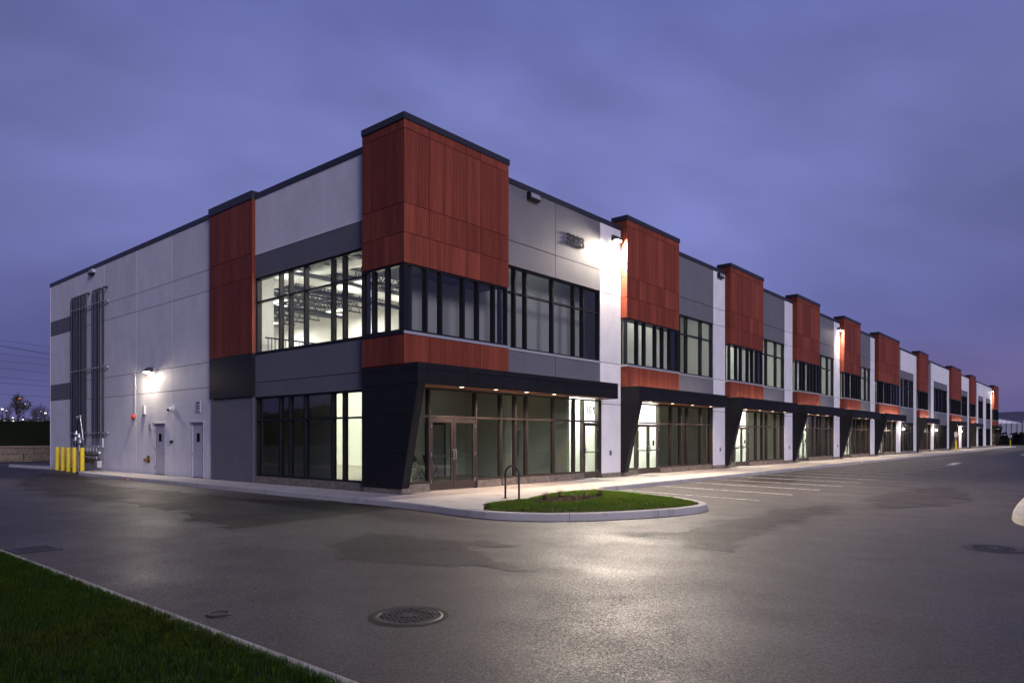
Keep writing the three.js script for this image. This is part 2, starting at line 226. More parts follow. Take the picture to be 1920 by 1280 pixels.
{
  const g = sub(scene, 'sidewalk'); tag(g, 'pale concrete sidewalk with kerb around the corner unit and along the shopfronts', 'sidewalk', null, 'structure');
  const KM = [M.concrete, M.concrete2];
  const path = smooth(KERB, 5); kerb(g, path, 2.1, KM);
  kerb(g, [[6.4, 2.42], [33.0, 2.42]], 2.6, KM); kerb(g, [[37.2, 2.42], [80, 2.42]], 5, KM); kerb(g, [[80, 2.42], [140.5, 2.42]], 12, KM);
  mesh(g, 'kerb_ramp', sweep([[33.0, 2.42], [33.8, 2.42], [34.2, 2.42], [36, 2.42], [36.4, 2.42], [37.2, 2.42]], KP.map(([o, h]) => [o, Math.min(h, 0.02)])), M.concrete2);
  const J = 0.008;
  const slab = (x0, x1, z0, z1, y = 0.15) => mesh(g, 'paving_slab', box(x0 + J / 2, x1 - J / 2, 0.02, y, z0 + J / 2, z1 - J / 2, rnd() * 9, rnd() * 9), pick(KM));
  mesh(g, 'sub_base', box(-1.15, 0.6, 0.01, 0.135, -22, 2.4), M.joint); mesh(g, 'sub_base', box(0.6, 139.5, 0.01, 0.135, -0.6, 2.2), M.joint);
  for (let z = -21.6; z < 0; z += 1.8) slab(-1.172, -0.0, z, Math.min(z + 1.8, 0));
  for (let x = 6; x < 60; x += 1.8) slab(x, x + 1.8, -0.62, 2.222, x > 33 && x < 36.5 ? 0.145 : 0.15);
  for (let x = 60; x < 138; x += 6) slab(x, x + 6, -0.62, 2.222);
  // the apron at the corner, reaching the planted island
  const apron = (poly, y = 0.15) => { const s = new THREE.Shape(poly.map(p => new THREE.Vector2(p[0], -p[1]))); const q = new THREE.ExtrudeGeometry(s, { depth: 0.11, bevelEnabled: false }); q.rotateX(-Math.PI / 2); q.translate(0, y - 0.11, 0); mesh(g, 'paving_slab', q, pick(KM)); };
  for (let x = 0.6; x < 6; x += 1.8) slab(x, Math.min(x + 1.8, 6), -0.62, 1.2);
  apron([[-1.172, 0.006], [0.592, 0.006], [0.592, 1.2], [-1.172, 1.2]]);
  apron([[-1.172, 1.208], [2.4, 1.208], [2.4, 2.95], [1.3, 3.32], [0.5, 3.27], [-0.5, 3.42], [-0.98, 3.9], [-1.42, 4.3], [-1.46, 3.6], [-1.3, 2.5]]);
  apron([[2.408, 1.208], [6, 1.208], [6, 2.24], [5.6, 2.38], [5.2, 2.75], [4.85, 2.95], [4.2, 2.7], [3.2, 2.73], [2.408, 2.94]]);
}
// blades of grass
function clumpGeo(n, h, spread, w, lean) {
  const P = [], N = [], I = [];
  for (let k = 0; k < n; k++) {
    const a = rnd() * 6.283, r = Math.sqrt(rnd()) * spread, bx = Math.cos(a) * r, bz = Math.sin(a) * r, d = rnd() * 6.283, hh = h * (0.55 + 0.6 * rnd()), ln = lean * hh * (0.3 + rnd()), wx = Math.cos(d + 1.57) * w, wz = Math.sin(d + 1.57) * w, dx = Math.cos(d) * ln, dz = Math.sin(d) * ln, s = P.length / 3;
    P.push(bx - wx, 0, bz - wz, bx + wx, 0, bz + wz, bx - wx * 0.7 + dx * 0.35, hh * 0.6, bz - wz * 0.7 + dz * 0.35, bx + wx * 0.7 + dx * 0.35, hh * 0.6, bz + wz * 0.7 + dz * 0.35, bx + dx, hh, bz + dz);
    const nn = [Math.cos(d) * 0.6, 0.8, Math.sin(d) * 0.6]; for (let q = 0; q < 5; q++) N.push(...nn);
    I.push(s, s + 1, s + 3, s, s + 3, s + 2, s + 2, s + 3, s + 4);
  }
  const g = new THREE.BufferGeometry(); g.setAttribute('position', new THREE.Float32BufferAttribute(P, 3)); g.setAttribute('normal', new THREE.Float32BufferAttribute(N, 3)); g.setIndex(I); return g;
}
const bladeMat = new THREE.MeshPhysicalMaterial({ color: 0xffffff, roughness: 1, specularIntensity: 0.15, transmission: 0.2, thickness: 0, side: THREE.DoubleSide });
function grassField(parent, name, spots, geo, tint) {
  const im = new THREE.InstancedMesh(geo, bladeMat, spots.length), m = new THREE.Matrix4(), q = new THREE.Quaternion(), up = new THREE.Vector3(0, 1, 0), c = new THREE.Color();
  spots.forEach(([x, y, z, s], i) => { q.setFromAxisAngle(up, rnd() * 6.283); m.compose(new THREE.Vector3(x, y, z), q, new THREE.Vector3(s, s * (0.8 + 0.45 * rnd()), s)); im.setMatrixAt(i, m); im.setColorAt(i, tint(c, x, z)); });
  im.name = parent === scene ? numbered(name) : name; im.castShadow = im.receiveShadow = true; parent.add(im); return im;
}
const greenTint = (c, x, z) => { const n = fbm(x * 1.4 + 60, z * 1.4 + 60, 4096, 101, 4), k = 0.75 + 0.5 * rnd(), y = n > 0.58 ? 1 + (n - 0.58) * 3 : 1; return c.setRGB(0.095 * k * y, 0.2 * k, 0.015 * k); };
const lawnClump = clumpGeo(9, 0.06, 0.045, 0.0022, 0.5);
const berm = (x, z) => 0.14 + 0.025 * Math.min(1, edgeDist(ISLAND, x, z) / 0.8);
{
  const isl = sub(scene, 'island_bed'); tag(isl, 'grassy planted island behind a rounded concrete kerb', 'ground', null, 'structure');
  const P = [], I = [], U = [], grid = new Map(), st = 0.2; // the soil mound
  const id = (i, j) => { const k = i + ',' + j; if (!grid.has(k)) { grid.set(k, P.length / 3); const x = -1.6 + i * st, z = 2.6 + j * st; P.push(x, inside(ISLAND, x, z) ? berm(x, z) : 0.13, z); U.push(x, z); } return grid.get(k); };
  for (let i = 0; i < 34; i++) for (let j = 0; j < 25; j++) { const x = -1.6 + (i + 0.5) * st, z = 2.6 + (j + 0.5) * st; if (inside(ISLAND, x, z)) I.push(id(i, j), id(i, j + 1), id(i + 1, j), id(i + 1, j), id(i, j + 1), id(i + 1, j + 1)); }
  const g = new THREE.BufferGeometry(); g.setAttribute('position', new THREE.Float32BufferAttribute(P, 3)); g.setAttribute('uv', new THREE.Float32BufferAttribute(U, 2)); g.setIndex(I); g.computeVertexNormals(); mesh(isl, 'soil_mound', g, M.soil);
  const bare = (x, z) => ((x - 1.75) / 1.15) ** 2 + ((z - 4.3) / 0.6) ** 2 < 1 + 0.5 * (fbm(x * 3 + 9, z * 3 + 9, 4096, 7, 3) - 0.5);
  const spots = []; while (spots.length < 8500) { const x = -1.5 + rnd() * 6.5, z = 2.6 + rnd() * 4.9; if (inside(ISLAND, x, z) && !bare(x, z)) spots.push([x, berm(x, z) - 0.005, z, 0.7 + 0.4 * rnd()]); }
  tag(grassField(scene, 'island_grass', spots, lawnClump, (c, x, z) => greenTint(c, x, z).multiplyScalar(1.08)), 'short green grass on the kerbed island beside the bike rack', 'grass', null, 'stuff');
  // mulch chips
  const chip = box(-0.5, 0.5, 0, 0.35, -0.25, 0.25), chips = new THREE.InstancedMesh(chip, M.soil, 900), m = new THREE.Matrix4(), e = new THREE.Euler(), q = new THREE.Quaternion(), c = new THREE.Color(); let k = 0;
  while (k < 900) { const x = 0.5 + rnd() * 2.6, z = 3.6 + rnd() * 1.5; if (!bare(x, z)) continue; q.setFromEuler(e.set(rnd() * 0.8, rnd() * 6, rnd() * 0.8)); m.compose(new THREE.Vector3(x, berm(x, z) - 0.002, z), q, new THREE.Vector3(0.03 + 0.04 * rnd(), 0.03, 0.03)); chips.setMatrixAt(k, m); const t = 0.7 + 2.2 * rnd() ** 2; chips.setColorAt(k, c.setRGB(t, t * 0.95, t * 0.9)); k++; }
  chips.name = 'mulch'; chips.castShadow = chips.receiveShadow = true; scene.add(chips); tag(chips, 'brown wood chip mulch on the kerbed island', 'mulch', null, 'stuff');
  // small ornamental grasses gone brown
  const tuft = (x, z, h, label, n = 90) => { const t = thing('ornamental_grass', label, 'plant', 'small brown grasses on the island', [x, berm(x, z) - 0.01, z]); mesh(t, 'blades', clumpGeo(n, h, 0.07, 0.0028, 0.75), std({ color: lin(0.17, 0.115, 0.06), roughness: 0.9, side: THREE.DoubleSide })); };
  const tl = 'small tuft of brown ornamental grass in the mulch of the kerbed island';
  tuft(1.15, 4.03, 0.26, tl); tuft(2.0, 3.84, 0.27, tl); tuft(1.65, 4.55, 0.18, tl); tuft(2.2, 4.5, 0.18, tl); tuft(3.0, 4.45, 0.24, tl);
  tuft(2.75, 4.1, 0.55, 'thin wispy dry grass with a few tall stalks on the kerbed island', 5);
}

// ------------------------------------------------------------------ the near lawn and its kerb
{
  const lawn = sub(scene, 'lawn_ground'); tag(lawn, 'dark lawn ground behind the straight concrete kerb', 'ground', null, 'structure');
  mesh(lawn, 'soil', box(-70, -9.95, -0.05, 0.12, -60, 60), M.lawn);
  kerb(lawn, [[-9.79, 16], [-9.79, -60]], 2.4, [M.concrete, M.concrete2], KP.map(([o, h]) => [o * 0.8, h * 0.93]));
  const spots = []; for (let k = 0; k < 30000; k++) { const z = -3 + 15.5 * Math.pow(rnd(), 0.75), x = -9.945 - 2.7 * rnd(); if (x < -12.2 && z > 12) continue; spots.push([x, 0.112, z, 0.85 + 0.5 * rnd()]); }
  for (let k = 0; k < 2500; k++) spots.push([-9.9 - 0.1 * rnd(), 0.125, -3 + 15.5 * rnd(), 0.7 + 0.4 * rnd()]);
  tag(grassField(scene, 'lawn_grass', spots, lawnClump, greenTint), 'dark green mown lawn in front of the straight kerb', 'grass', null, 'stuff');
}

// ------------------------------------------------------------------ the long commercial building
const B = thing('commercial_building', 'long two storey commercial building with red towers, white and grey panels and black canopies', 'building');
const G = 0.022;                                                // joint between panels
const CUT = (a, b, list) => [a, ...list.filter(v => v > a + 0.05 && v < b - 0.05), b];
// a run of precast panels: backing and panels, split at the given heights and places
function panels(side, u0, u1, v0, v1, w, mats, vs = [], us = [], name = 'wall_panel') {
  mesh(B, 'wall_core', fb(side, u0 + 0.002, u1 - 0.002, v0 + 0.002, v1 - 0.002, w - 0.25, w - 0.03), M.joint);
  const V = CUT(v0, v1, vs), U = CUT(u0, u1, us);
  for (let i = 0; i < U.length - 1; i++) for (let j = 0; j < V.length - 1; j++) {
    const a = U[i] + (i ? G / 2 : 0), b = U[i + 1] - (i < U.length - 2 ? G / 2 : 0), c = V[j] + (j ? G / 2 : 0), d = V[j + 1] - (j < V.length - 2 ? G / 2 : 0);
    mesh(B, name, fb(side, a, b, c, d, w - 0.028, w, rnd() * 9, rnd() * 9), pick(mats));
  }
}
// cladding boards on a plane, as sub-parts of a tower or pylon
function cladding(parent, side, us, vs, w, mats, name = 'cladding_panel', gap = 0.016, t = 0.02) {
  for (let i = 0; i < us.length - 1; i++) for (let j = 0; j < vs.length - 1; j++) mesh(parent, name, fb(side, us[i] + (i ? gap / 2 : 0), us[i + 1] - (i < us.length - 2 ? gap / 2 : 0), vs[j] + (j ? gap / 2 : 0), vs[j + 1] - (j < vs.length - 2 ? gap / 2 : 0), w - t, w, rnd() * 20, rnd() * 20), pick(mats));
}
// a glazed opening: outer frame, mullions, transom and one pane for every field
function glazing(side, { u0, u1, v0, v1, w, mull = [], trans, mat = M.frame, glass = M.glass, mw = 0.07, depth = 0.16, name = 'window', skip = [] }) {
  const g = sub(B, name), f = 0.06, U = [u0, ...mull, u1], V = trans ? [v0, trans, v1] : [v0, v1];
  mesh(g, 'frame', merge([fb(side, u0, u0 + f, v0, v1, w - depth, w), fb(side, u1 - f, u1, v0, v1, w - depth, w), fb(side, u0 + f, u1 - f, v0, v0 + f, w - depth, w), fb(side, u0 + f, u1 - f, v1 - f, v1, w - depth, w)]), mat);
  for (const m of mull) mesh(g, 'mullion', fb(side, m - mw / 2, m + mw / 2, v0 + f, v1 - f, w - depth, w + 0.012), mat);
  for (let i = 0; i < U.length - 1; i++) {
    const a = U[i] + (i ? mw / 2 : f), b = U[i + 1] - (i < U.length - 2 ? mw / 2 : f);
    if (trans && !skip.includes(i)) mesh(g, 'transom', fb(side, a, b, trans - 0.03, trans + 0.03, w - depth + 0.03, w - 0.004), mat);
    for (let j = 0; j < V.length - 1; j++) { if (skip.includes(i) && j === 0) continue; mesh(g, 'pane', sheet(side, a - 0.01, b + 0.01, j ? V[j] + 0.02 : V[j] + f - 0.01, j < V.length - 2 ? V[j + 1] - 0.02 : V[j + 1] - f + 0.01, w - 0.07), glass); }
  }
  return g;
}
// one sheet of glass in a facade
const sheet = (side, u0, u1, v0, v1, w) => { const g = new THREE.PlaneGeometry(u1 - u0, v1 - v0); if (side === 'front') g.translate((u0 + u1) / 2, (v0 + v1) / 2, w); else { g.rotateY(-Math.PI / 2); g.translate(-w, (v0 + v1) / 2, -(u0 + u1) / 2); } return g; };
function storeDoor(u0, u1, { hinge = 'left', mat = M.bronze, w = -0.42, head = 2.32, pull = true, sign = false } = {}) {
  const d = sub(B, 'door'), v0 = 0.17, s = 0.1, top = 0.12, kick = 0.25;
  mesh(d, 'door_leaf', merge([fb('front', u0 + 0.008, u0 + s, v0, head - 0.02, w - 0.05, w), fb('front', u1 - s, u1 - 0.008, v0, head - 0.02, w - 0.05, w), fb('front', u0 + s, u1 - s, v0, v0 + kick, w - 0.05, w), fb('front', u0 + s, u1 - s, head - 0.02 - top, head - 0.02, w - 0.05, w)]), mat);
  mesh(d, 'pane', sheet('front', u0 + s - 0.01, u1 - s + 0.01, v0 + kick - 0.01, head - top - 0.01, w - 0.025), M.glass);
  const hx = hinge === 'left' ? u1 - s / 2 : u0 + s / 2, dir = hinge === 'left' ? -1 : 1, z = w + 0.06;
  if (pull) mesh(d, 'pull_handle', tube([[hx, 1.08, w], [hx, 1.08, z], [hx, 1.2, z], [hx, 1.36, z], [hx, 1.36, w]], 0.018, 8, 30, 0.05), M.steel);
  mesh(d, 'push_bar', fb('front', u0 + s, u1 - s, 1.15, 1.19, w - 0.1, w - 0.055), M.steel);
  const kx = hinge === 'left' ? u0 + 0.03 : u1 - 0.03; for (const y of [0.42, 1.23, 2.08]) mesh(d, 'hinge', bar([kx, y - 0.06, w + 0.012], [kx, y + 0.06, w + 0.012], 0.012), M.steel);
  if (sign) mesh(d, 'door_sign', fb('front', (u0 + u1) / 2 - 0.07, (u0 + u1) / 2 + 0.07, 1.38, 1.6, w - 0.022, w - 0.018), M.sign);
}
// a soffit light with its own spot of light
function downlight(parent, x, y, z, power) {
  mesh(parent, 'downlight', new THREE.CylinderGeometry(0.062, 0.062, 0.008, 20).translate(x, y, z), M.lampSoft);
  const l = new THREE.SpotLight(new THREE.Color(...SOFT), power, 0, 1.15, 0.7); l.position.set(x, y - 0.04, z); l.target.position.set(x, 0, z); l.castShadow = true; l.shadow.radius = 3; scene.add(l, l.target);
}
function roomLight(x, y, z, w, d, k, col = COOL) {
  const f = sub(B, 'ceiling_light'); mesh(f, 'housing', box(x - w / 2 - 0.03, x + w / 2 + 0.03, y + 0.012, y + 0.08, z - d / 2 - 0.03, z + d / 2 + 0.03), M.deck); mesh(f, 'diffuser', box(x - w / 2, x + w / 2, y, y + 0.011, z - d / 2, z + d / 2), M.lampCool);
  const l = new THREE.RectAreaLight(new THREE.Color(...col), k, w, d); l.position.set(x, y - 0.012, z); l.rotation.x = -Math.PI / 2; scene.add(l);
}
const TOP = 10.3, CAPH = 0.2;

// ---- towers, canopies and pylons
const RS = [0, 0.215, 0.352, 0.56, 0.7, 1];                      // the rhythm of the cladding across a tower
const RV = [6.57, 7.4, 8.22, 10.27, 10.52];
function tower(x, w, corner = false) {
  const t = sub(B, 'tower'), us = RS.map(r => x + r * w), n = Math.max(1, Math.round(w / 4.5)), U = n > 1 ? [...Array(2 * 4 + 1)].map((_, k) => x + w * k / 8) : us, back = corner ? -1.85 : -0.7;
  mesh(t, 'tower_core', box(x + (corner ? 0.022 : 0.022), x + w - 0.022, 6.585, 10.5, back + 0.022, -0.022), M.joint);
  mesh(t, 'band_core', box(x + 0.022, x + w - 0.022, 3.75, 4.6, corner ? -1.85 : -0.3, -0.022), M.joint);
  cladding(t, 'front', U, RV, 0, M.red); cladding(t, 'front', U, [3.72, 4.6], 0, M.red);
  mesh(t, 'parapet_cap', box(x - 0.03, x + w + 0.03, 10.52, 10.7, back - 0.03, 0.03), M.cap);
  const sideX = (X, out, zs, vs) => { for (let i = 0; i < zs.length - 1; i++) for (let j = 0; j < vs.length - 1; j++) mesh(t, 'cladding_panel', box(out < 0 ? X : X - 0.02, out < 0 ? X + 0.02 : X, vs[j] + 0.008, vs[j + 1] - 0.008, zs[i + 1] + (i < zs.length - 2 ? 0.008 : 0), zs[i] - (i ? 0.008 : 0.0225), rnd() * 9, rnd() * 9), pick(M.red)); };
  const zs = corner ? [0, -0.85, -1.45, -1.87] : [0, -0.7], zl = corner ? zs : [0, -0.3];
  sideX(x, -1, zs, RV); sideX(x + w, 1, [0, -0.7], RV); sideX(x, -1, zl, [3.72, 4.6]); sideX(x + w, 1, [0, -0.3], [3.72, 4.6]);
  // glazing between the two red bands
  const m = corner ? [0.86, 1.44, 2.37, 3.0, 3.74] : n > 1 ? [0.1, 0.2, 0.34, 0.45, 0.56, 0.7, 0.84].map(r => x + r * w) : [0.2, 0.335, 0.54, 0.68, 0.83].map(r => x + r * w);
  glazing('front', { u0: x + 0.02, u1: x + w - 0.02, v0: 4.68, v1: 6.57, w: -0.03, mull: m, glass: M.glassUp });
  mesh(t, 'sill_flashing', box(x - 0.02, x + w + 0.02, 4.602, 4.678, corner ? -0.04 : -0.3, 0.03), M.sill);
  mesh(t, 'lintel_soffit', box(x + 0.03, x + w - 0.03, 6.56, 6.584, -0.34, -0.2), M.frame);
  if (!corner) { const g = sub(B, 'window'); mesh(g, 'frame', box(x + 0.02, x + 0.08, 4.68, 6.56, -0.3, -0.25), M.frame); mesh(g, 'pane', new THREE.PlaneGeometry(0.1, 1.86).rotateY(-Math.PI / 2).translate(x + 0.05, 5.62, -0.22), M.glassUp); mesh(g, 'frame', box(x + w - 0.08, x + w - 0.02, 4.68, 6.56, -0.3, -0.2), M.frame); }
  return t;
}
function slant(x0, x1, pts) {                                    // a prism across x from a (z, y) outline
  const s = new THREE.Shape(pts.map(p => new THREE.Vector2(-p[0], p[1]))), g = new THREE.ExtrudeGeometry(s, { depth: x1 - x0, bevelEnabled: false }); g.rotateY(Math.PI / 2); g.translate(x0, 0, 0); return g;
}
const ZF = 0.56;                                                 // front of the canopies
const slopeZ = y => y >= 3.2 ? ZF : -0.1 + (ZF + 0.1) * (y - 0.32) / (3.2 - 0.32);
function canopy(x0, x1, { lights = 4, power = 16, corner = false, mirrored = false, pylonW = 0.27, wash = 0 } = {}) {
  const c = sub(B, 'canopy'), px0 = mirrored ? x1 - pylonW : x0, px1 = mirrored ? x1 : x0 + pylonW, fx0 = mirrored ? x0 : px1, fx1 = mirrored ? px0 : x1;
  // pylon: stacked black panels following the slope
  const back = corner ? -1.87 : -0.43, ys = [0.32, 1.3, 2.35, 3.2, 3.6, 3.78];
  for (let k = 0; k < ys.length - 1; k++) {
    const a = ys[k] + (k ? 0.007 : 0), b = ys[k + 1] - (k < ys.length - 2 ? 0.007 : 0), zs = corner ? [-0.85, -1.45, -1.87] : [back];
    let zf = null;
    zs.forEach((zb, i) => {
      const lo = i ? zs[i - 1] - 0.007 : slopeZ(a), hi = i ? lo : slopeZ(b);
      mesh(c, 'pylon_panel', slant(i ? px0 : px0, i ? px0 + 0.03 : px1, [[lo, a], [hi, b], [zb + (i < zs.length - 1 ? 0.007 : 0), b], [zb + (i < zs.length - 1 ? 0.007 : 0), a]]), pick(M.black));
    });
  }
  mesh(c, 'pylon_core', slant(px0 + 0.012, px1 - 0.012, [[-0.13, 0.3], [ZF - 0.02, 3.2], [ZF - 0.02, 3.7], [back, 3.7], [back, 0.3]]), M.black[0]);
  mesh(c, 'pylon_foot', box(px0 + 0.03, px1 - 0.02, 0.15, 0.31, corner ? -1.85 : -0.41, -0.12), M.plinth);
  // fascia panels with a shadow joint, a top strip and the timber-look soffit with lights
  const n = Math.max(2, Math.round((fx1 - fx0) / 1.55)), X = [...Array(n + 1)].map((_, k) => fx0 + (fx1 - fx0) * k / n);
  for (let k = 0; k < n; k++) { const a = X[k] + 0.006, b = X[k + 1] - (k < n - 1 ? 0.006 : 0); mesh(c, 'fascia_panel', box(a, b, 3.2, 3.603, ZF - 0.04, ZF, 0, 0), pick(M.black)); mesh(c, 'fascia_panel', box(a, b, 3.615, 3.78, ZF - 0.04, ZF), pick(M.black)); }
  mesh(c, 'fascia_panel', box(mirrored ? fx0 - 0.02 : fx1, mirrored ? fx0 : fx1 + 0.02, 3.2, 3.78, -0.3, ZF), M.black[0]);
  mesh(c, 'roof_sheet', box(fx0 + 0.004, fx1 - 0.002, 3.3, 3.72, corner ? -0.022 - 0.3 : -0.3, ZF - 0.045), M.cap);
  mesh(c, 'soffit', box(fx0 + 0.004, fx1 - 0.002, 3.225, 3.25, -0.42, ZF - 0.042), M.soffit);
  if (wash) { // sign band lights on the canopy roof
    mesh(c, 'strip_light', box(fx0 + 0.3, fx1 - 0.5, 3.722, 3.745, 0.33, 0.36), M.lampSoft);
    const l = new THREE.RectAreaLight(new THREE.Color(...WARM), wash, fx1 - fx0 - 0.8, 0.03); l.position.set((fx0 + fx1) / 2 - 0.1, 3.75, 0.345); l.lookAt((fx0 + fx1) / 2 - 0.1, 4.6, -0.3); scene.add(l);
  }
  for (let k = 0; k < lights; k++) downlight(c, corner ? 2.1 + 1.515 * k : fx0 + (fx1 - fx0) * (k + 0.7) / (lights + 0.2), 3.22, 0.15, power);
}
// ---- shopfront glazing under a canopy, from the pylon to the pier
function shopfront(x0, { doors, mull, end, single }) {
  const head = 3.2, all = [...doors, ...mull].sort((a, b) => a - b), W = -0.42, mat = M.bronze;
  const U = [x0, ...all, end], g = sub(B, 'shopfront_glazing'), isDoor = (a, b) => doors.some((d, i) => i % 2 === 0 && Math.abs(a - d) < 0.01 && Math.abs(b - doors[i + 1]) < 0.01);
  mesh(g, 'frame', merge([box(x0, end, head - 0.06, head, W - 0.15, W), box(x0, x0 + 0.06, 0.15, head - 0.06, W - 0.15, W), box(end - 0.06, end, 0.15, head - 0.06, W - 0.15, W)]), mat);
  for (const m of all) mesh(g, 'mullion', box(m - 0.032, m + 0.032, 0.15, head - 0.06, W - 0.15, W + 0.012), mat);
  for (let i = 0; i < U.length - 1; i++) {
    const a = U[i] + (i ? 0.032 : 0.06), b = U[i + 1] - (i < U.length - 2 ? 0.032 : 0.06), dr = isDoor(U[i], U[i + 1]);
    mesh(g, 'transom', box(a, b, 2.32, 2.385, W - 0.12, W - 0.004), mat);
    mesh(g, 'pane', sheet('front', a - 0.01, b + 0.01, 2.38, head - 0.05, W - 0.07), M.glass);
    if (dr) { if (b - a > 1.4) { const m = (a + b) / 2; storeDoor(a, m, { hinge: 'left', w: W }); storeDoor(m, b, { hinge: 'right', w: W, sign: x0 > 8 }); } else storeDoor(a, b, { hinge: 'right', w: W }); }
    else { mesh(g, 'pane', sheet('front', a - 0.01, b + 0.01, 0.43, 2.325, W - 0.07), M.glass); mesh(g, 'frame', box(a, b, 0.385, 0.45, W - 0.15, W - 0.004), mat); mesh(g, 'plinth', box(a, b, 0.15, 0.384, W - 0.15, W + 0.05), M.plinth); }
  }
}
// ---- left facade
{
  const w = -0.12, L = 'left', WH = M.white, GR = M.grey, capU = (u0, u1) => mesh(B, 'parapet_cap', fb(L, u0, u1, 10.12, TOP, w - 0.32, w + 0.03), M.cap);
  mesh(B, 'window_jamb', fb(L, 1.87, 2.06, 0.38, 3.15, w - 0.2, w - 0.02), M.frame); mesh(B, 'window_jamb', fb(L, 1.87, 2.06, 4.68, 7.34, w - 0.2, w - 0.02), M.frame);
  glazing(L, { u0: 2.06, u1: 8.13, v0: 0.38, v1: 3.15, w: w - 0.06, mull: [3.03, 3.63, 5.13, 6.03, 6.63], trans: 2.33 });
  glazing(L, { u0: 2.06, u1: 8.13, v0: 4.68, v1: 7.34, w: w - 0.06, mull: [3.03, 3.63, 5.13, 6.03, 6.63], trans: 6.5, glass: M.glassUp });
  mesh(B, 'sill_flashing', fb(L, 1.88, 8.13, 4.64, 4.678, w - 0.2, w + 0.02), M.frame);
  mesh(B, 'plinth', fb(L, 1.88, 8.13, 0.1, 0.378, w - 0.25, w + 0.02), M.plinth);
  panels(L, 1.87, 8.13, 3.15, 4.638, w, GR, [3.66]);
  panels(L, 1.87, 8.13, 7.34, 8.15, w, GR); panels(L, 1.87, 8.13, 8.15, 10.12, w, WH); mesh(B, 'drip_ledge', fb(L, 1.88, 8.13, 8.135, 8.16, w - 0.1, w + 0.015), WH[0]); capU(1.88, 8.13);
  glazing(L, { u0: 0.0301, u1: 1.93, v0: 4.68, v1: 6.57, w: -0.03, mull: [0.82, 1.42], glass: M.glassUp });
  mesh(B, 'sill_flashing', fb(L, 0.0, 1.88, 4.602, 4.678, -0.1, 0.02), M.frame);
  // second red bay on this side
  const t = sub(B, 'tower'); mesh(t, 'tower_core', fb(L, 8.15, 11.24, 3.2, 10.1, -0.4, -0.022), M.joint);
  cladding(t, L, [8.13, 9.9, 11.26], [4.7, 7.37, 8.19, 10.12], 0, M.red); cladding(t, L, [8.13, 11.26], [3.18, 4.685], 0, M.black);
  mesh(t, 'cladding_panel', box(0.001, 0.12, 4.7, 10.12, -8.1299, -8.11), M.red[1]); mesh(t, 'cladding_panel', box(0.001, 0.12, 3.18, 4.685, -8.1299, -8.11), M.black[0]);
  mesh(t, 'parapet_cap', fb(L, 8.1, 11.29, 10.12, 10.4, -0.5, 0.03), M.cap);
  panels(L, 8.13, 11.26, 0.15, 3.16, w + 0.06, GR);
  // long white wall with two steel doors and two grey bands at the far end
  const VJ = [3.15, 3.66, 4.62, 7.37, 8.18], UJ = [14.75, 18.4, 22.2, 26.3];
  panels(L, 11.26, 26.3, 3.15, 10.12, w, WH, VJ, UJ); capU(11.29, 30.2);
  panels(L, 26.3, 30.15, 3.15, 3.75, w, WH); panels(L, 26.3, 30.15, 3.75, 4.64, w, GR); panels(L, 26.3, 30.15, 4.64, 7.34, w, WH); panels(L, 26.3, 30.15, 7.34, 8.15, w, GR); panels(L, 26.3, 30.15, 8.15, 10.12, w, WH);
  const doors = [[11.97, 12.95], [15.42, 16.46]]; let u = 11.26;
  for (const [a, b] of doors) { panels(L, u, a, 0.12, 3.15, w, WH, [], UJ); panels(L, a, b, 2.3, 3.15, w, WH); u = b; }
  panels(L, u, 30.15, 0.12, 3.15, w, WH, [], UJ);
  mesh(B, 'corner_trim', fb(L, 30.15, 30.2, 0.1, 10.12, w - 0.3, w + 0.012), M.white[1]);
  for (const [a, b] of doors) {
    const d = sub(B, 'door'); mesh(d, 'door_frame', merge([fb(L, a, a + 0.045, 0.15, 2.255, w - 0.14, w + 0.014), fb(L, b - 0.045, b, 0.15, 2.255, w - 0.14, w + 0.014), fb(L, a, b, 2.255, 2.3, w - 0.14, w + 0.014)]), M.doorGrey);
    mesh(d, 'door_leaf', fb(L, a + 0.05, b - 0.05, 0.165, 2.25, w - 0.08, w - 0.02), M.doorGrey); mesh(d, 'drip_cap', fb(L, a - 0.05, b + 0.05, 2.305, 2.345, w, w + 0.07), M.galv);
    mesh(d, 'door_sign', fb(L, (a + b) / 2 - 0.13, (a + b) / 2 + 0.13, 1.56, 1.9, w - 0.0195, w - 0.012), M.sign);
    const hu = a > 14 ? a + 0.13 : b - 0.13, ku = a > 14 ? b - 0.04 : a + 0.04; mesh(d, 'lever_handle', merge([bar([-(w - 0.02), 1.12, -hu], [-(w + 0.05), 1.12, -hu], 0.02), bar([-(w + 0.05), 1.12, -hu], [-(w + 0.05), 1.12, -hu - (a > 14 ? 0.12 : -0.12)], 0.011)]), M.steel);
    for (const y of [0.45, 1.25, 2.0]) mesh(d, 'hinge', bar([-(w + 0.01), y - 0.06, -ku], [-(w + 0.01), y + 0.06, -ku], 0.014), M.iron);
  }
}
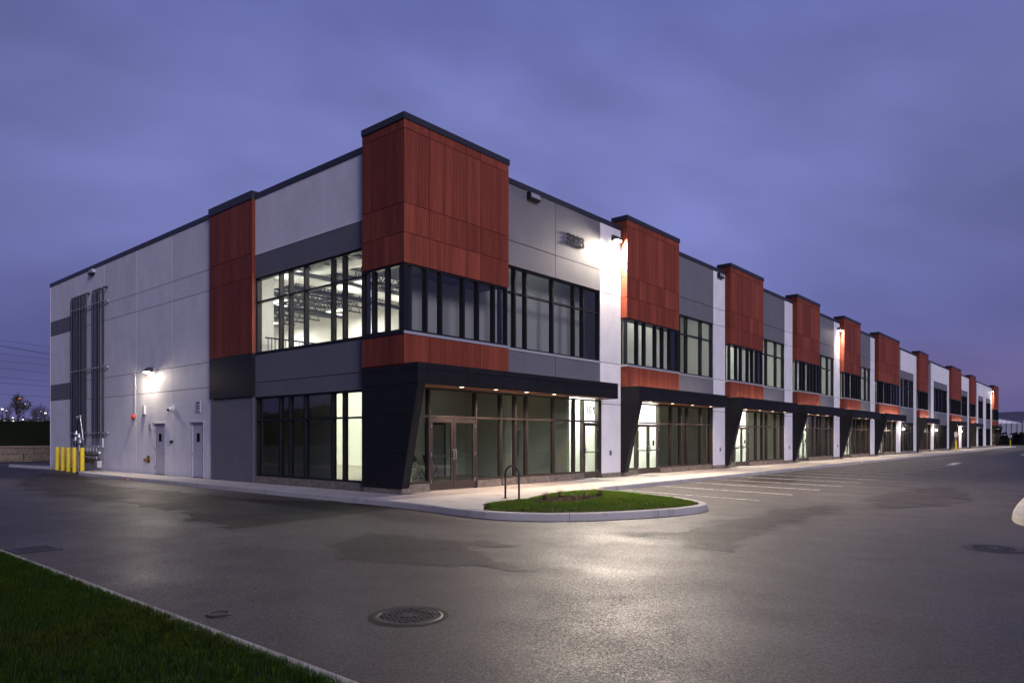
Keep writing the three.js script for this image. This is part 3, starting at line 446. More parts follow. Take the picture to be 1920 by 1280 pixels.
// ---- front facade
const ZW = -0.3;
const pier = (x0, x1, vs = [3.05, 4.68, 7.42, 8.25]) => { panels('front', x0, x1, 0.33, 10.12, ZW, M.white, vs); mesh(B, 'plinth', box(x0, x1, 0.12, 0.328, ZW - 0.25, ZW + 0.015), M.plinth); };
const lowPier = (x0, x1) => { panels('front', x0, x1, 0.33, 3.2, ZW, M.white, [3.05]); mesh(B, 'plinth', box(x0, x1, 0.12, 0.328, ZW - 0.25, ZW + 0.015), M.plinth); };
const capF = (x0, x1) => mesh(B, 'parapet_cap', box(x0, x1, 10.12, TOP, ZW - 0.32, ZW + 0.03), M.cap);
function upper(x0, x1, mull, { white = false, us = [], wv0 = 4.7, wv1 = 7.44, ux0, lowFrom = 3.72 } = {}) { // wall bay with a first floor window
  const a = ux0 ?? x0, sill = 4.62;
  panels('front', x0, x1, lowFrom, sill, ZW, M.grey, [], us); panels('front', x0, x1, wv1, white ? 8.2 : 10.12, ZW, M.grey, white ? [] : [8.25], us); if (white) panels('front', x0, x1, 8.2, 10.12, ZW, M.white, [], us);
  if (a > x0 + 0.02) panels('front', x0, a, sill, wv1, ZW, M.grey);
  glazing('front', { u0: a, u1: x1, v0: wv0, v1: wv1, w: ZW - 0.05, mull, trans: 6.56, glass: M.glassUp });
  mesh(B, 'sill_flashing', box(a, x1, sill + 0.002, wv0 - 0.002, ZW - 0.2, ZW + 0.035), M.sill);
}
const bays = [ // x, tower width, canopy end, pier, levels of light
  { x: 0, w: 4.4, corner: true, can: 10.1 }, { x: 11.7, w: 4.5, ground: 6, up: 60 }, { x: 21.85, w: 4.5, ground: 40, up: 95 }, { x: 32, w: 4.5, ground: 9, up: 90 }, { x: 42.2, w: 4.5, ground: 8, up: 80 }];
for (const b of bays) {
  tower(b.x, b.w, b.corner);
  if (b.corner) {
    canopy(0, 10.1, { lights: 4, corner: true, power: 23 });
    shopfront(0.27, { doors: [1.33, 3.32, 9.24, 10.26], mull: [4.52, 5.26, 5.86, 7.4, 8.66], end: 10.32 });
    upper(4.4, 10.2, [5.14, 5.72, 7.23, 8.54, 9.12], { us: [7.31], lowFrom: 3.3 });
    panels('front', 10.2, 11.7, 3.2, 10.12, ZW, M.white, [4.68, 7.42, 8.25]); panels('front', 10.32, 11.7, 0.33, 3.2, ZW, M.white, [3.05]); mesh(B, 'plinth', box(10.32, 11.7, 0.12, 0.328, ZW - 0.25, ZW + 0.015), M.plinth);
    capF(4.44, 11.66);
  } else {
    const x = b.x; canopy(x, x + 8.45, { lights: 4, power: 20, wash: 26 });
    shopfront(x + 0.27, { doors: [x + 1.52, x + 3.42], mull: [x + 4.6, x + 5.52, x + 6.2, x + 7.66], end: x + 8.75 });
    upper(x + 4.5, x + 8.75, [x + 5.25, x + 5.98, x + 7.5], { lowFrom: 3.3 });
    pier(x + 8.75, x + 10.15); capF(x + 4.54, x + 10.12);
  }
}
// the far half: wider bays with plain glazing between the canopies
const far = [{ x: 52.5, w: 7.7, can: 60.3, low: [60.3, 62.1], glass: [[62.1, 68]], pier: [[68, 69.4]] }, { x: 69.4, w: 4.6, can: 77.2, glass: [[78.9, 87.7]], pier: [[77.2, 78.9], [87.7, 89]], from: 74 }, { x: 89, w: 7.4, can: 97, low: [96.8, 98.9], glass: [[98.9, 104.2]], pier: [[104.2, 105.5]] }, { x: 105.5, w: 4.5, can: 113.3, glass: [[115, 120.6], [124, 130]], pier: [[113.3, 115], [120.6, 124], [130, 131.7]], from: 110 }];
for (const b of far) {
  tower(b.x, b.w); canopy(b.x, b.can, { lights: 3, power: 18, wash: 120 });
  const e = b.low ? b.low[0] : b.pier[0][0], x = b.x;
  shopfront(x + 0.27, { doors: [x + 1.52, x + 3.42], mull: [x + 4.4, x + 5.4, x + 6.2].filter(v => v < e - 0.6), end: e });
  if (b.low) { lowPier(...b.low); panels('front', b.low[0], b.low[1], 3.2, 10.12, ZW, M.grey, [4.68, 7.42, 8.25]); }
  if (b.from) { panels('front', b.from, b.pier[0][0], 3.3, 10.12, ZW, M.grey, [4.68, 8.25]); }
  else if (b.low && b.x + b.w < b.low[0] - 0.05) panels('front', b.x + b.w, b.low[0], 3.3, 10.12, ZW, M.grey);
  for (const [a, c] of b.glass) {
    const n = Math.round((c - a) / 1.1), m = [...Array(n - 1)].map((_, k) => a + (c - a) * (k + 1) / n + (k % 2 ? 0.12 : -0.1));
    upper(a, c, m, { white: true, lowFrom: 3.2 }); glazing('front', { u0: a, u1: c, v0: 0.38, v1: 3.2, w: ZW - 0.05, mull: m, trans: 2.33, mat: M.frame }); mesh(B, 'plinth', box(a, c, 0.12, 0.378, ZW - 0.25, ZW + 0.01), M.plinth);
  }
  for (const [a, c] of b.pier) pier(a, c);
  capF(b.x + b.w + 0.04, b.pier.at(-1)[1] - 0.04);
}
tower(131.7, 6.8); canopy(131.7, 138.5, { lights: 3, power: 18, mirrored: true }); shopfront(131.72, { doors: [133, 134.9], mull: [136, 137], end: 138.2 });
mesh(B, 'wall_core', box(138.2, 138.5, 0.1, 10.1, -30, -0.75), M.white[0]); mesh(B, 'wall_core', box(0.37, 138.5, 0.1, 10.1, -30.3, -30.02), M.white[0]);
mesh(B, 'roof', box(0.4, 138.2, 9.62, 9.9, -30, -0.6), M.cap);
mesh(B, 'ground_floor', box(0.42, 138.1, 0.02, 0.148, -29.9, -0.58), M.slab);

// ---- inside the corner unit
const I1 = (name, geo, mat = M.drywall) => mesh(B, name, geo, mat);
I1('party_wall', box(11.4, 11.6, 0.15, 9.6, -30, -0.56)); I1('interior_wall', box(0.42, 11.4, 0.15, 9.6, -30, -29.9)); I1('interior_wall', box(0.38, 0.42, 0.15, 9.6, -30, -8.3));
I1('interior_wall', box(0.42, 0.95, 3.86, 9.45, -8.75, -8.3)); I1('ceiling_deck', merge([box(0.42, 11.4, 9.45, 9.6, -29.9, -0.6), ...[...Array(72)].map((_, k) => box(0.5 + k * 0.15, 0.57 + k * 0.15, 9.41, 9.449, -29.8, -0.7))]), M.deck);
for (let k = 0; k < 21; k++) { // open web joists
  const z = -2.2 - k * 1.3, parts = [box(0.42, 11.4, 9.33, 9.4, z - 0.05, z + 0.05), box(0.8, 11.0, 8.55, 8.61, z - 0.05, z + 0.05)];
  for (let q = 0; q < 16; q++) { const x = 0.9 + q * 0.63; parts.push(bar([x, 8.6, z], [x + 0.315, 9.34, z], 0.02, 5), bar([x + 0.315, 9.34, z], [x + 0.63, 8.6, z], 0.02, 5)); }
  I1('roof_joist', merge(parts), M.joist);
}
for (const x of [3.9, 7.6]) { const parts = [box(x - 0.06, x + 0.06, 8.5, 8.57, -29.8, -1.2), box(x - 0.06, x + 0.06, 9.2, 9.28, -29.8, -1.2)]; for (let z = -1.4; z > -29; z -= 1.3) parts.push(bar([x, 8.54, z], [x, 9.24, z - 0.65], 0.03, 5), bar([x, 9.24, z - 0.65], [x, 8.54, z - 1.3], 0.03, 5)); I1('roof_girder', merge(parts), M.joist); }
for (const z of [-6.6, -13.5]) I1('roof_beam', box(0.42, 11.4, 8.45, 8.6, z - 0.09, z + 0.09), M.joist);
I1('sprinkler_main', bar([0.5, 8.2, -9.5], [8.6, 8.2, -9.5], 0.085, 10), M.joist); I1('sprinkler_main', bar([0.5, 8.1, -16], [9.6, 8.1, -16], 0.11, 10), M.joist);
I1('air_duct', bar([0.5, 8.45, -11], [11.3, 8.45, -11], 0.27, 18), M.duct); I1('air_duct', bar([3.8, 8.5, -3], [3.8, 8.5, -14], 0.22, 18), M.duct);
for (const x of [2.6, 6, 9.4]) for (const z of [-4.2, -10, -16.5, -23]) roomLight(x, 8.45, z, 0.35, 1.25, 330, [1, 0.965, 0.92]);
I1('mezzanine_floor', box(0.42, 11.4, 3.86, 4.1, -8.05, -0.6), M.drywall);
{ const r = sub(B, 'mezzanine_railing'); mesh(r, 'top_rail', box(0.45, 7, 5.25, 5.3, -8.02, -7.98), M.frame); for (let x = 0.55; x < 7; x += 0.14) mesh(r, 'baluster', box(x - 0.011, x + 0.011, 4.1, 5.25, -8.009, -7.991), M.frame); }
I1('interior_partition', box(1.3, 11.4, 4.1, 9.4, -1.3, -1.2));
roomLight(6.2, 9.0, -0.86, 4, 0.2, 7, [0.85, 1, 0.95]);  // added lamp without a real fixture, lifts the tone of the upper front panes
I1('corner_column', box(0.16, 0.42, 4.1, 8.6, -0.42, -0.16), M.frame); I1('corner_column', box(0.16, 0.42, 0.15, 3.8, -0.62, -0.36), M.frame);
I1('interior_partition', box(2.6, 2.7, 0.15, 3.7, -12.5, -7.05)); I1('interior_partition', box(0.42, 2.6, 0.15, 3.7, -12.6, -12.5)); I1('interior_ceiling', box(0.42, 2.7, 3.7, 3.85, -12.6, -8.06));  // set deep, with added end wall and ceiling, to keep the panes dark
I1('interior_partition', box(5.0, 8.6, 0.15, 3.86, -6.1, -6.0)); I1('interior_partition', box(8.5, 8.6, 0.15, 3.86, -6.0, -0.62)); I1('interior_partition', box(8.6, 11.4, 0.15, 3.86, -5.6, -5.5)); I1('interior_partition', box(10.34, 10.44, 0.15, 3.86, -5.5, -0.62));
roomLight(9.5, 3.7, -1.6, 1.2, 0.3, 250, [0.97, 0.97, 1]); roomLight(9.5, 3.7, -3.6, 1.2, 0.3, 60); roomLight(4.2, 3.7, -3.2, 1.2, 0.3, 1.3);  // last, weak lamp is added to lift the front room, no fixture known
{ const d = sub(B, 'door'); mesh(d, 'door_leaf', box(6.3, 7.25, 0.15, 2.25, -5.99, -5.96), M.doorGrey); mesh(d, 'door_frame', merge([box(6.22, 6.3, 0.15, 2.33, -6, -5.95), box(7.25, 7.33, 0.15, 2.33, -6, -5.95), box(6.3, 7.25, 2.25, 2.33, -6, -5.95)]), M.frame); mesh(d, 'lever_handle', bar([6.42, 1.1, -5.93], [6.54, 1.1, -5.93], 0.012), M.steel); }
I1('interior_column', box(3.4, 3.7, 0.15, 3.86, -4.2, -3.9)); I1('interior_column', box(7.2, 7.5, 0.15, 3.86, -2.6, -2.3)); I1('sprinkler_main', bar([0.8, 3.45, -2.4], [8.5, 3.45, -2.4], 0.04, 10), M.pipeRed); I1('electrical_panel', box(8.4, 8.5, 1.1, 2.0, -3.4, -2.9), M.doorGrey);
for (let k = 0; k < 12; k++) I1('stair_tread', box(8.7, 9.35, 0.15, 0.15 + 0.18 * (k + 1), -2.1 - 0.27 * (k + 1), -2.1 - 0.27 * k), M.slab);
I1('stair_rail', tube([[9.42, 0.15, -1.9], [9.42, 1.05, -1.95], [9.42, 3.2, -5.2]], 0.022, 8, 30, 0.02), M.frame);
// ---- rooms of the other units
[...bays.slice(1), ...far, { x: 131.7, ground: 8, up: 3 }].forEach((b, i, all) => {
  const x = b.x, x1 = i < all.length - 1 ? all[i + 1].x : 138.1;
  I1('party_wall', box(x - 0.1, x + 0.06, 0.15, 9.6, -6, -0.56)); I1('interior_wall', box(x, x1, 0.15, 9.6, -6.2, -6)); I1('mezzanine_floor', box(x + 0.06, x1 - 0.1, 3.86, 4.1, -6, -0.58)); I1('interior_ceiling', box(x + 0.06, x1 - 0.1, 9.3, 9.6, -6, -0.6), M.deck);
  I1('interior_partition', box(x + 3.62, x + 3.72, 0.15, 3.86, -3.2, -0.62)); I1('interior_partition', box(x + 0.06, x + 3.72, 0.15, 3.86, -3.3, -3.2));
  roomLight(x + 2.1, 3.7, -1.7, 1.2, 0.3, i < 5 ? 360 : 110, [0.97, 0.97, 1]);
  I1('interior_column', box(x + 6.1, x + 6.4, 0.15, 3.86, -3.2, -2.9)); I1('sprinkler_main', bar([x + 3.75, 3.4, -2.2], [x1 - 0.12, 3.4, -2.2], 0.04, 8), M.pipeRed); I1('electrical_panel', box(x + 3.72, x + 3.8, 1.1, 1.9, -2.6, -2.1), M.doorGrey); I1('interior_partition', box(x + 6.9, x + 8.4, 0.15, 3.86, -4.3, -4.2));
  const mid = (x + 3.72 + x1) / 2, near = i < 4; I1('interior_partition', box(x + 0.06, x1 - 0.1, 4.1, 9.3, -2.6, -2.5));
  for (const q of near ? [mid] : [mid - 2, mid + 2]) roomLight(q, 3.7, -3, 1.2, 0.3, b.ground ?? 9);
  if ((b.up ?? 4) > 5 || i < 5) roomLight((x + x1) / 2, 8.9, -1.5, 3, 0.3, b.up ?? 26, [0.97, 1, 0.9]);
});

// ------------------------------------------------------------------ lamps on the walls
function wallPack(pos, out, label, power, aim, halfAngle, down = 0.25) {      // a full cut-off wall pack; out is the wall's normal
  const t = thing('wall_lamp', label, 'wall lamp', null, pos), s = new THREE.Shape([[0, 0.16], [0.1, 0.16], [0.25, 0.03], [0.25, -0.025], [0, -0.04]].map(p => new THREE.Vector2(...p)));
  const g = new THREE.ExtrudeGeometry(s, { depth: 0.36, bevelEnabled: true, bevelSize: 0.008, bevelThickness: 0.008, bevelSegments: 2 }); g.translate(0, 0, -0.18);
  const lens = new THREE.BoxGeometry(0.16, 0.05, 0.3).translate(0.18, -0.055, 0), a = Math.atan2(-out[2], out[0]);
  mesh(t, 'lamp_housing', g.rotateY(a), M.pipe); mesh(t, 'lamp_lens', lens.rotateY(a), M.lampWarm);
  for (const side of [-1, 0, 1]) {                               // rows of LEDs throw the light sideways along the wall and down it
    const along = new THREE.Vector3(-out[2], 0, out[0]).multiplyScalar(side), n = new THREE.Vector3(...out), p = new THREE.Vector3(...pos).addScaledVector(n, 0.22).addScaledVector(along, 0.09); p.y -= 0.1;
    const l = new THREE.SpotLight(new THREE.Color(...WARM), side ? power : power * down, 0, halfAngle, 0.85); l.position.copy(p); l.target.position.copy(p).addScaledVector(along, aim[0]).addScaledVector(n, side ? aim[1] : 0.55); l.target.position.y -= 1; l.castShadow = true; l.shadow.radius = 5; scene.add(l, l.target);
  }
  return t;
}
wallPack([0.12, 4.6, -16.83], [-1, 0, 0], 'lit wall lamp above the two grey steel doors', 62, [1.5, 1.6], 1.32, 0.5);
wallPack([11.2, 9.62, -0.3], [0, 0, 1], 'lit wall lamp high on the white pier beside the address numbers', 1050, [1.35, 2.0], 1.28);
wallPack([41.75, 9.62, -0.3], [0, 0, 1], 'lit wall lamp high on a white pier halfway along the row', 110, [1.2, 2.1], 1.25, 1.2);
wallPack([130.8, 9.6, -0.3], [0, 0, 1], 'lit wall lamp high on the last white pier', 200, [1.2, 2.1], 1.25, 0.8);
// small floodlights over the farther canopies
{ let k = 0; const where = ['the wide glazing after the sixth tower', 'the wide glazing after the seventh tower', 'the canopy of the ninth tower'];
  for (const [x, p] of [[62.6, 22], [79.6, 22], [97.4, 34]]) { const t = thing('flood_lamp', `small lit flood lamp on the wall above ${where[k++]}`, 'flood lamp', 'small lit flood lamps on the far walls', [x, 2.55, -0.3]); mesh(t, 'bracket', box(-0.03, 0.03, -0.03, 0.03, 0, 0.1), M.pipe); mesh(t, 'lamp_head', new THREE.SphereGeometry(0.09, 14, 10).translate(0, 0, 0.16), M.lampWarm); const l = new THREE.PointLight(new THREE.Color(...WARM), p); l.position.set(x, 2.55, -0.14); l.castShadow = true; scene.add(l); } }
// camera or speaker boxes under the parapet
function eaveBox(side, u, label) { const f = side === 'front', t = thing('eave_box', label, 'camera box', 'boxes under the parapet', f ? [u, 9.78, -0.3] : [0.12, 9.78, -u]); const b = (a, b2, c, d, e, h) => f ? box(a, b2, c, d, e, h) : box(-h, -e, c, d, a, b2); mesh(t, 'bracket', b(-0.26, -0.19, 0.05, 0.29, 0, 0.15), M.frame); mesh(t, 'housing', b(-0.188, 0.3, 0.13, 0.28, 0, 0.14), M.galv); mesh(t, 'base_tray', b(-0.188, 0.3, 0.05, 0.125, 0, 0.16), M.frame); }
eaveBox('front', 5.95, 'box with a pale cover under the parapet left of the address numbers'); eaveBox('front', 21.15, 'box with a pale cover under the parapet beside the third tower'); eaveBox('left', 23.7, 'dark box under the parapet above the vertical pipes'); eaveBox('front', 75.5, 'dark box under the parapet after the seventh tower');
// ------------------------------------------------------------------ address and unit numbers
{
  const loader = new FontLoader(), bold = await loader.loadAsync('fonts/droid/droid_sans_bold.typeface.json');
  const sign = thing('address_number', 'dark street number 3323 on the grey panel beside the wall lamp', 'address sign', null, [7.95, 8.82, -0.3]); let x = 0;
  for (const ch of '3323') { const g = new TextGeometry(ch, { font: bold, size: 0.4, depth: 0.02, curveSegments: 5, bevelEnabled: false }); g.computeBoundingBox(); g.translate(x - g.boundingBox.min.x, 0, 0.012); mesh(sign, 'digit', g, M.sign); x += 0.285; }
  const unit = (str, x0, sz, label) => { const t = thing('unit_number', label, 'unit number', null, [x0, 2.65, -0.485]); let x = 0; for (const ch of str) { const g = new TextGeometry(ch, { font: bold, size: sz, depth: 0.003, curveSegments: 4, bevelEnabled: false }); g.computeBoundingBox(); const w = g.boundingBox.max.x - g.boundingBox.min.x; g.translate(x - g.boundingBox.min.x, 0, 0); mesh(t, 'digit', g, M.chair); x += w + sz * 0.2; } };
  unit('101', 9.5, 0.28, 'thin grey unit number 101 on the glass above the single door');
}
// ------------------------------------------------------------------ services on the left wall
{
  const pz = [-26.13, -25.76, -25.36, -24.97, -24.59, -24.15, -23.13, -22.71, -22.36, -21.8];
  pz.forEach((z, k) => { const t = thing('vertical_pipe', k === 9 ? 'tall service pipe with a galvanised foot, nearest the red bell' : 'tall dark service pipe climbing the white wall behind the bollards', 'pipe', 'vertical pipes on the white wall', [0.12, 0, z]); mesh(t, 'riser', tube([[-0.2, 1.7, 0], [-0.2, 4, 0], [-0.2, 6, 0], [-0.2, 8.5, 0], [-0.2, 8.8, 0], [-0.17, 8.92, 0], [-0.08, 8.96, 0], [0.01, 8.96, 0]], 0.052, 10, 40, 0.1), M.riser); mesh(t, 'drop_pipe', bar([-0.2, 1.25, 0], [-0.2, 1.7, 0], k === 9 ? 0.05 : 0.035), k === 9 ? M.galv : M.pipe); });
  const strut = (y, label) => { const t = thing('pipe_strut', label, 'strut', 'struts holding the vertical pipes', [0.12, y, -24]); mesh(t, 'rail', box(-0.12, -0.09, -0.03, 0.03, -2.45, 2.5), M.galv); for (const z of [-2.3, -0.9, 0.3, 2.3]) mesh(t, 'wall_bracket', box(-0.09, 0, -0.025, 0.025, z, z + 0.05), M.galv); pz.forEach(z => mesh(t, 'pipe_clamp', new THREE.TorusGeometry(0.062, 0.012, 6, 14).rotateX(Math.PI / 2).translate(-0.2, 0, z + 24), M.galv)); };
  strut(8.26, 'topmost horizontal strut clamping the vertical pipes'); strut(5.12, 'middle horizontal strut clamping the vertical pipes'); strut(1.96, 'lowest horizontal strut clamping the vertical pipes');
  // gas meters: a header, drops, regulators and round meters
  const gm = thing('gas_meter_bank', 'bank of galvanised gas meters and valves behind the yellow bollards', 'gas meters', null, [0.12, 0, -23]);
  mesh(gm, 'header_pipe', merge([bar([-0.35, 1.3, -1.0], [-0.35, 1.3, 1.1], 0.035), bar([-0.35, 0.55, -1.0], [-0.35, 0.55, 1.15], 0.03)]), M.galv);
  for (let k = 0; k < 5; k++) { const z = -0.85 + k * 0.42; mesh(gm, 'drop_pipe', bar([-0.35, 0.6, z], [-0.35, 1.3, z], 0.022), M.galv); mesh(gm, 'meter_body', new THREE.CylinderGeometry(0.11, 0.11, 0.3, 18).rotateZ(Math.PI / 2).translate(-0.4, 0.95, z), M.pipe); mesh(gm, 'meter_base', box(-0.5, -0.25, 0.5, 0.7, z - 0.12, z + 0.12), M.iron); }
  mesh(gm, 'junction_box', box(-0.5, -0.3, 0.3, 0.62, 1.1, 1.38), M.galv); mesh(gm, 'valve', merge([new THREE.SphereGeometry(0.09, 12, 8).translate(-0.45, 1.0, 1.5), bar([-0.45, 1.0, 1.15], [-0.45, 1.0, 1.5], 0.03)]), M.galv);
  const rg = thing('gas_riser', 'pale gas riser with regulator and vent pipe between the bollards', 'gas riser', null, [-0.35, 0, -24.3]);
  mesh(rg, 'stand_pipe', merge([bar([0, 0, 0], [0.05, 1.9, 0.1], 0.04), bar([0.1, 1.6, 0.4], [0.02, 2.75, 0.25], 0.03)]), M.galv); mesh(rg, 'vent_cap', merge([new THREE.SphereGeometry(0.07, 10, 8).translate(0.02, 2.78, 0.25), new THREE.SphereGeometry(0.07, 10, 8).translate(0.02, 2.74, -0.15), bar([0.02, 2.76, -0.15], [0.02, 2.76, 0.25], 0.025)]), M.galv);
  for (const [y, z] of [[1.9, -0.25], [1.75, 0.15], [1.6, -0.35], [1.5, 0.3]]) mesh(rg, 'regulator', merge([new THREE.CylinderGeometry(0.14, 0.14, 0.06, 16).translate(0, y, z), new THREE.CylinderGeometry(0.05, 0.07, 0.14, 12).translate(0, y + 0.09, z)]), M.galv);
  mesh(rg, 'cross_pipe', merge([bar([0, 1.62, -0.7], [0, 1.62, 0.7], 0.03), bar([0, 0.75, -0.4], [0.1, 0.75, 1.0], 0.03)]), M.galv);
  // bollards
  [[-0.3, -27.6], [-0.34, -26.6], [-0.46, -25.35], [-0.55, -24.19], [-0.6, -22.95]].forEach(([x, z]) => { const t = thing('bollard', 'yellow steel bollard guarding the gas meters by the wall', 'bollard', 'yellow bollards by the gas meters', [x, 0, z]); mesh(t, 'post', new THREE.LatheGeometry([[0, 1.24], [0.05, 1.235], [0.085, 1.215], [0.1, 1.18], [0.1, 0]].map(p => new THREE.Vector2(...p)).reverse(), 24), M.yellow); mesh(t, 'collar', new THREE.CylinderGeometry(0.13, 0.14, 0.02, 20).translate(0, 0.008, 0), M.plinth); });
  const k2 = sub(scene, 'meter_pad'); tag(k2, 'concrete strip at the foot of the white wall behind the bollards', 'ground', null, 'structure'); mesh(k2, 'pad', box(-0.15, 0.5, 0.0, 0.06, -31, -22.9), M.plinth); kerb(k2, [[-0.9, -34], [-0.45, -30.5], [-0.15, -28.6]], 2.2, [M.concrete]);
  // alarm bell, horns, louvres, hose bib, siamese connection
  const bell = thing('alarm_bell', 'red round alarm bell on the white wall', 'alarm bell', null, [0.12, 2.66, -18.55]); mesh(bell, 'gong', new THREE.SphereGeometry(0.13, 20, 10, 0, 6.283, 0, 1.5).scale(1, 0.7, 1).rotateZ(Math.PI / 2).translate(-0.06, 0, 0), M.redBell); mesh(bell, 'back_box', box(-0.06, 0, -0.06, 0.06, -0.06, 0.06), M.iron); mesh(bell, 'conduit', bar([-0.02, 0.1, 0.06], [-0.02, 1.9, 0.06], 0.014), M.galv);
  const louvre = (z, y, h, wd, label, mt) => { const t = thing('wall_vent', label, 'vent', null, [0.12, y, z]); mesh(t, 'vent_frame', merge([box(-0.03, 0, 0, h, -wd / 2, -wd / 2 + 0.05), box(-0.03, 0, 0, h, wd / 2 - 0.05, wd / 2), box(-0.03, 0, 0, 0.05, -wd / 2 + 0.05, wd / 2 - 0.05), box(-0.03, 0, h - 0.05, h, -wd / 2 + 0.05, wd / 2 - 0.05)]), mt); mesh(t, 'back_plate', box(-0.006, 0.001, 0.05, h - 0.05, -wd / 2 + 0.05, wd / 2 - 0.05), M.sign); for (let k = 0; k < 3; k++) { const q = box(-0.04, 0, -0.03, 0.035, -wd / 2 + 0.051, wd / 2 - 0.051); q.translate(0, 0.09 + k * (h - 0.12) / 3, 0); mesh(t, 'louvre_slat', q, mt); } };
  louvre(-12.42, 2.72, 0.44, 0.42, 'grey louvred vent above the grey steel door nearer the grey pier', M.doorGrey); louvre(-10.82, 2.72, 0.44, 0.42, 'white louvred vent on the grey pier', M.white[0]); louvre(-16.9, 2.08, 0.26, 0.26, 'small louvred vent left of the grey steel door nearer the bell', M.doorGrey);
  const horn = thing('strobe_horn', 'slim grey strobe box on the white wall below the lamp', 'strobe', null, [0.12, 2.75, -17.48]); mesh(horn, 'strobe_body', box(-0.08, 0, 0, 0.36, -0.1, 0.1), M.doorGrey);
  const cam = thing('security_camera', 'white security camera on the white wall between the steel doors', 'camera', null, [0.12, 2.85, -14.66]); mesh(cam, 'camera_body', merge([box(-0.06, 0, 0, 0.2, -0.09, 0.09), bar([-0.05, 0.12, 0], [-0.22, 0.02, 0.06], 0.06, 12)]), M.white[0]); mesh(cam, 'camera_lens', new THREE.SphereGeometry(0.055, 12, 8).translate(-0.23, 0.015, 0.063), M.sign);
  const hc = thing('hose_connection', 'brass fire hose connection on the wall beside the grey steel door', 'hose connection', null, [0.12, 0.78, -17.05]); mesh(hc, 'wall_plate', new THREE.CylinderGeometry(0.17, 0.17, 0.03, 22).rotateZ(Math.PI / 2).translate(-0.015, 0, 0), std({ color: lin(0.35, 0.2, 0.08), roughness: 0.35, metalness: 0.8 })); for (const s of [-1, 1]) mesh(hc, 'inlet', bar([-0.03, 0, 0.03 * s], [-0.22, -0.02, 0.1 * s], 0.06, 14), std({ color: lin(0.42, 0.26, 0.1), roughness: 0.3, metalness: 0.9 }));
  const kb = thing('key_box', 'small black key box on the wall between the two steel doors', 'key box', null, [0.12, 1.5, -14.72]); mesh(kb, 'box_body', box(-0.09, 0, 0, 0.11, -0.05, 0.05), M.sign); mesh(kb, 'box_lid', box(-0.1, -0.0905, 0.01, 0.1, -0.04, 0.04), M.iron);
  const rb = thing('red_marker', 'small orange marker lying on the kerb edge by the steel doors', 'marker', null, [-1.42, 0.0, -15.3]); mesh(rb, 'marker_body', box(-0.06, 0.06, 0, 0.07, -0.1, 0.1), std({ color: lin(0.5, 0.2, 0.1), roughness: 0.7 }));
  // wall intake plates on the piers of the shopfronts
  [[10.9, 'beside the single glass door'], [21.2, 'on the pier before the third canopy'], [31.35, 'on the pier before the fourth canopy'], [41.5, 'on the pier before the fifth canopy']].forEach(([x, wh]) => { const t = thing('wall_outlet', `small grey outlet box on the white pier ${wh}`, 'outlet', 'outlet boxes on the white piers', [x, 1.02, -0.3]); mesh(t, 'outlet_cover', box(-0.055, 0.055, 0, 0.2, 0, 0.045), M.doorGrey); mesh(t, 'outlet_lid', box(-0.045, 0.045, 0.012, 0.188, 0.0455, 0.055), M.iron); });
}
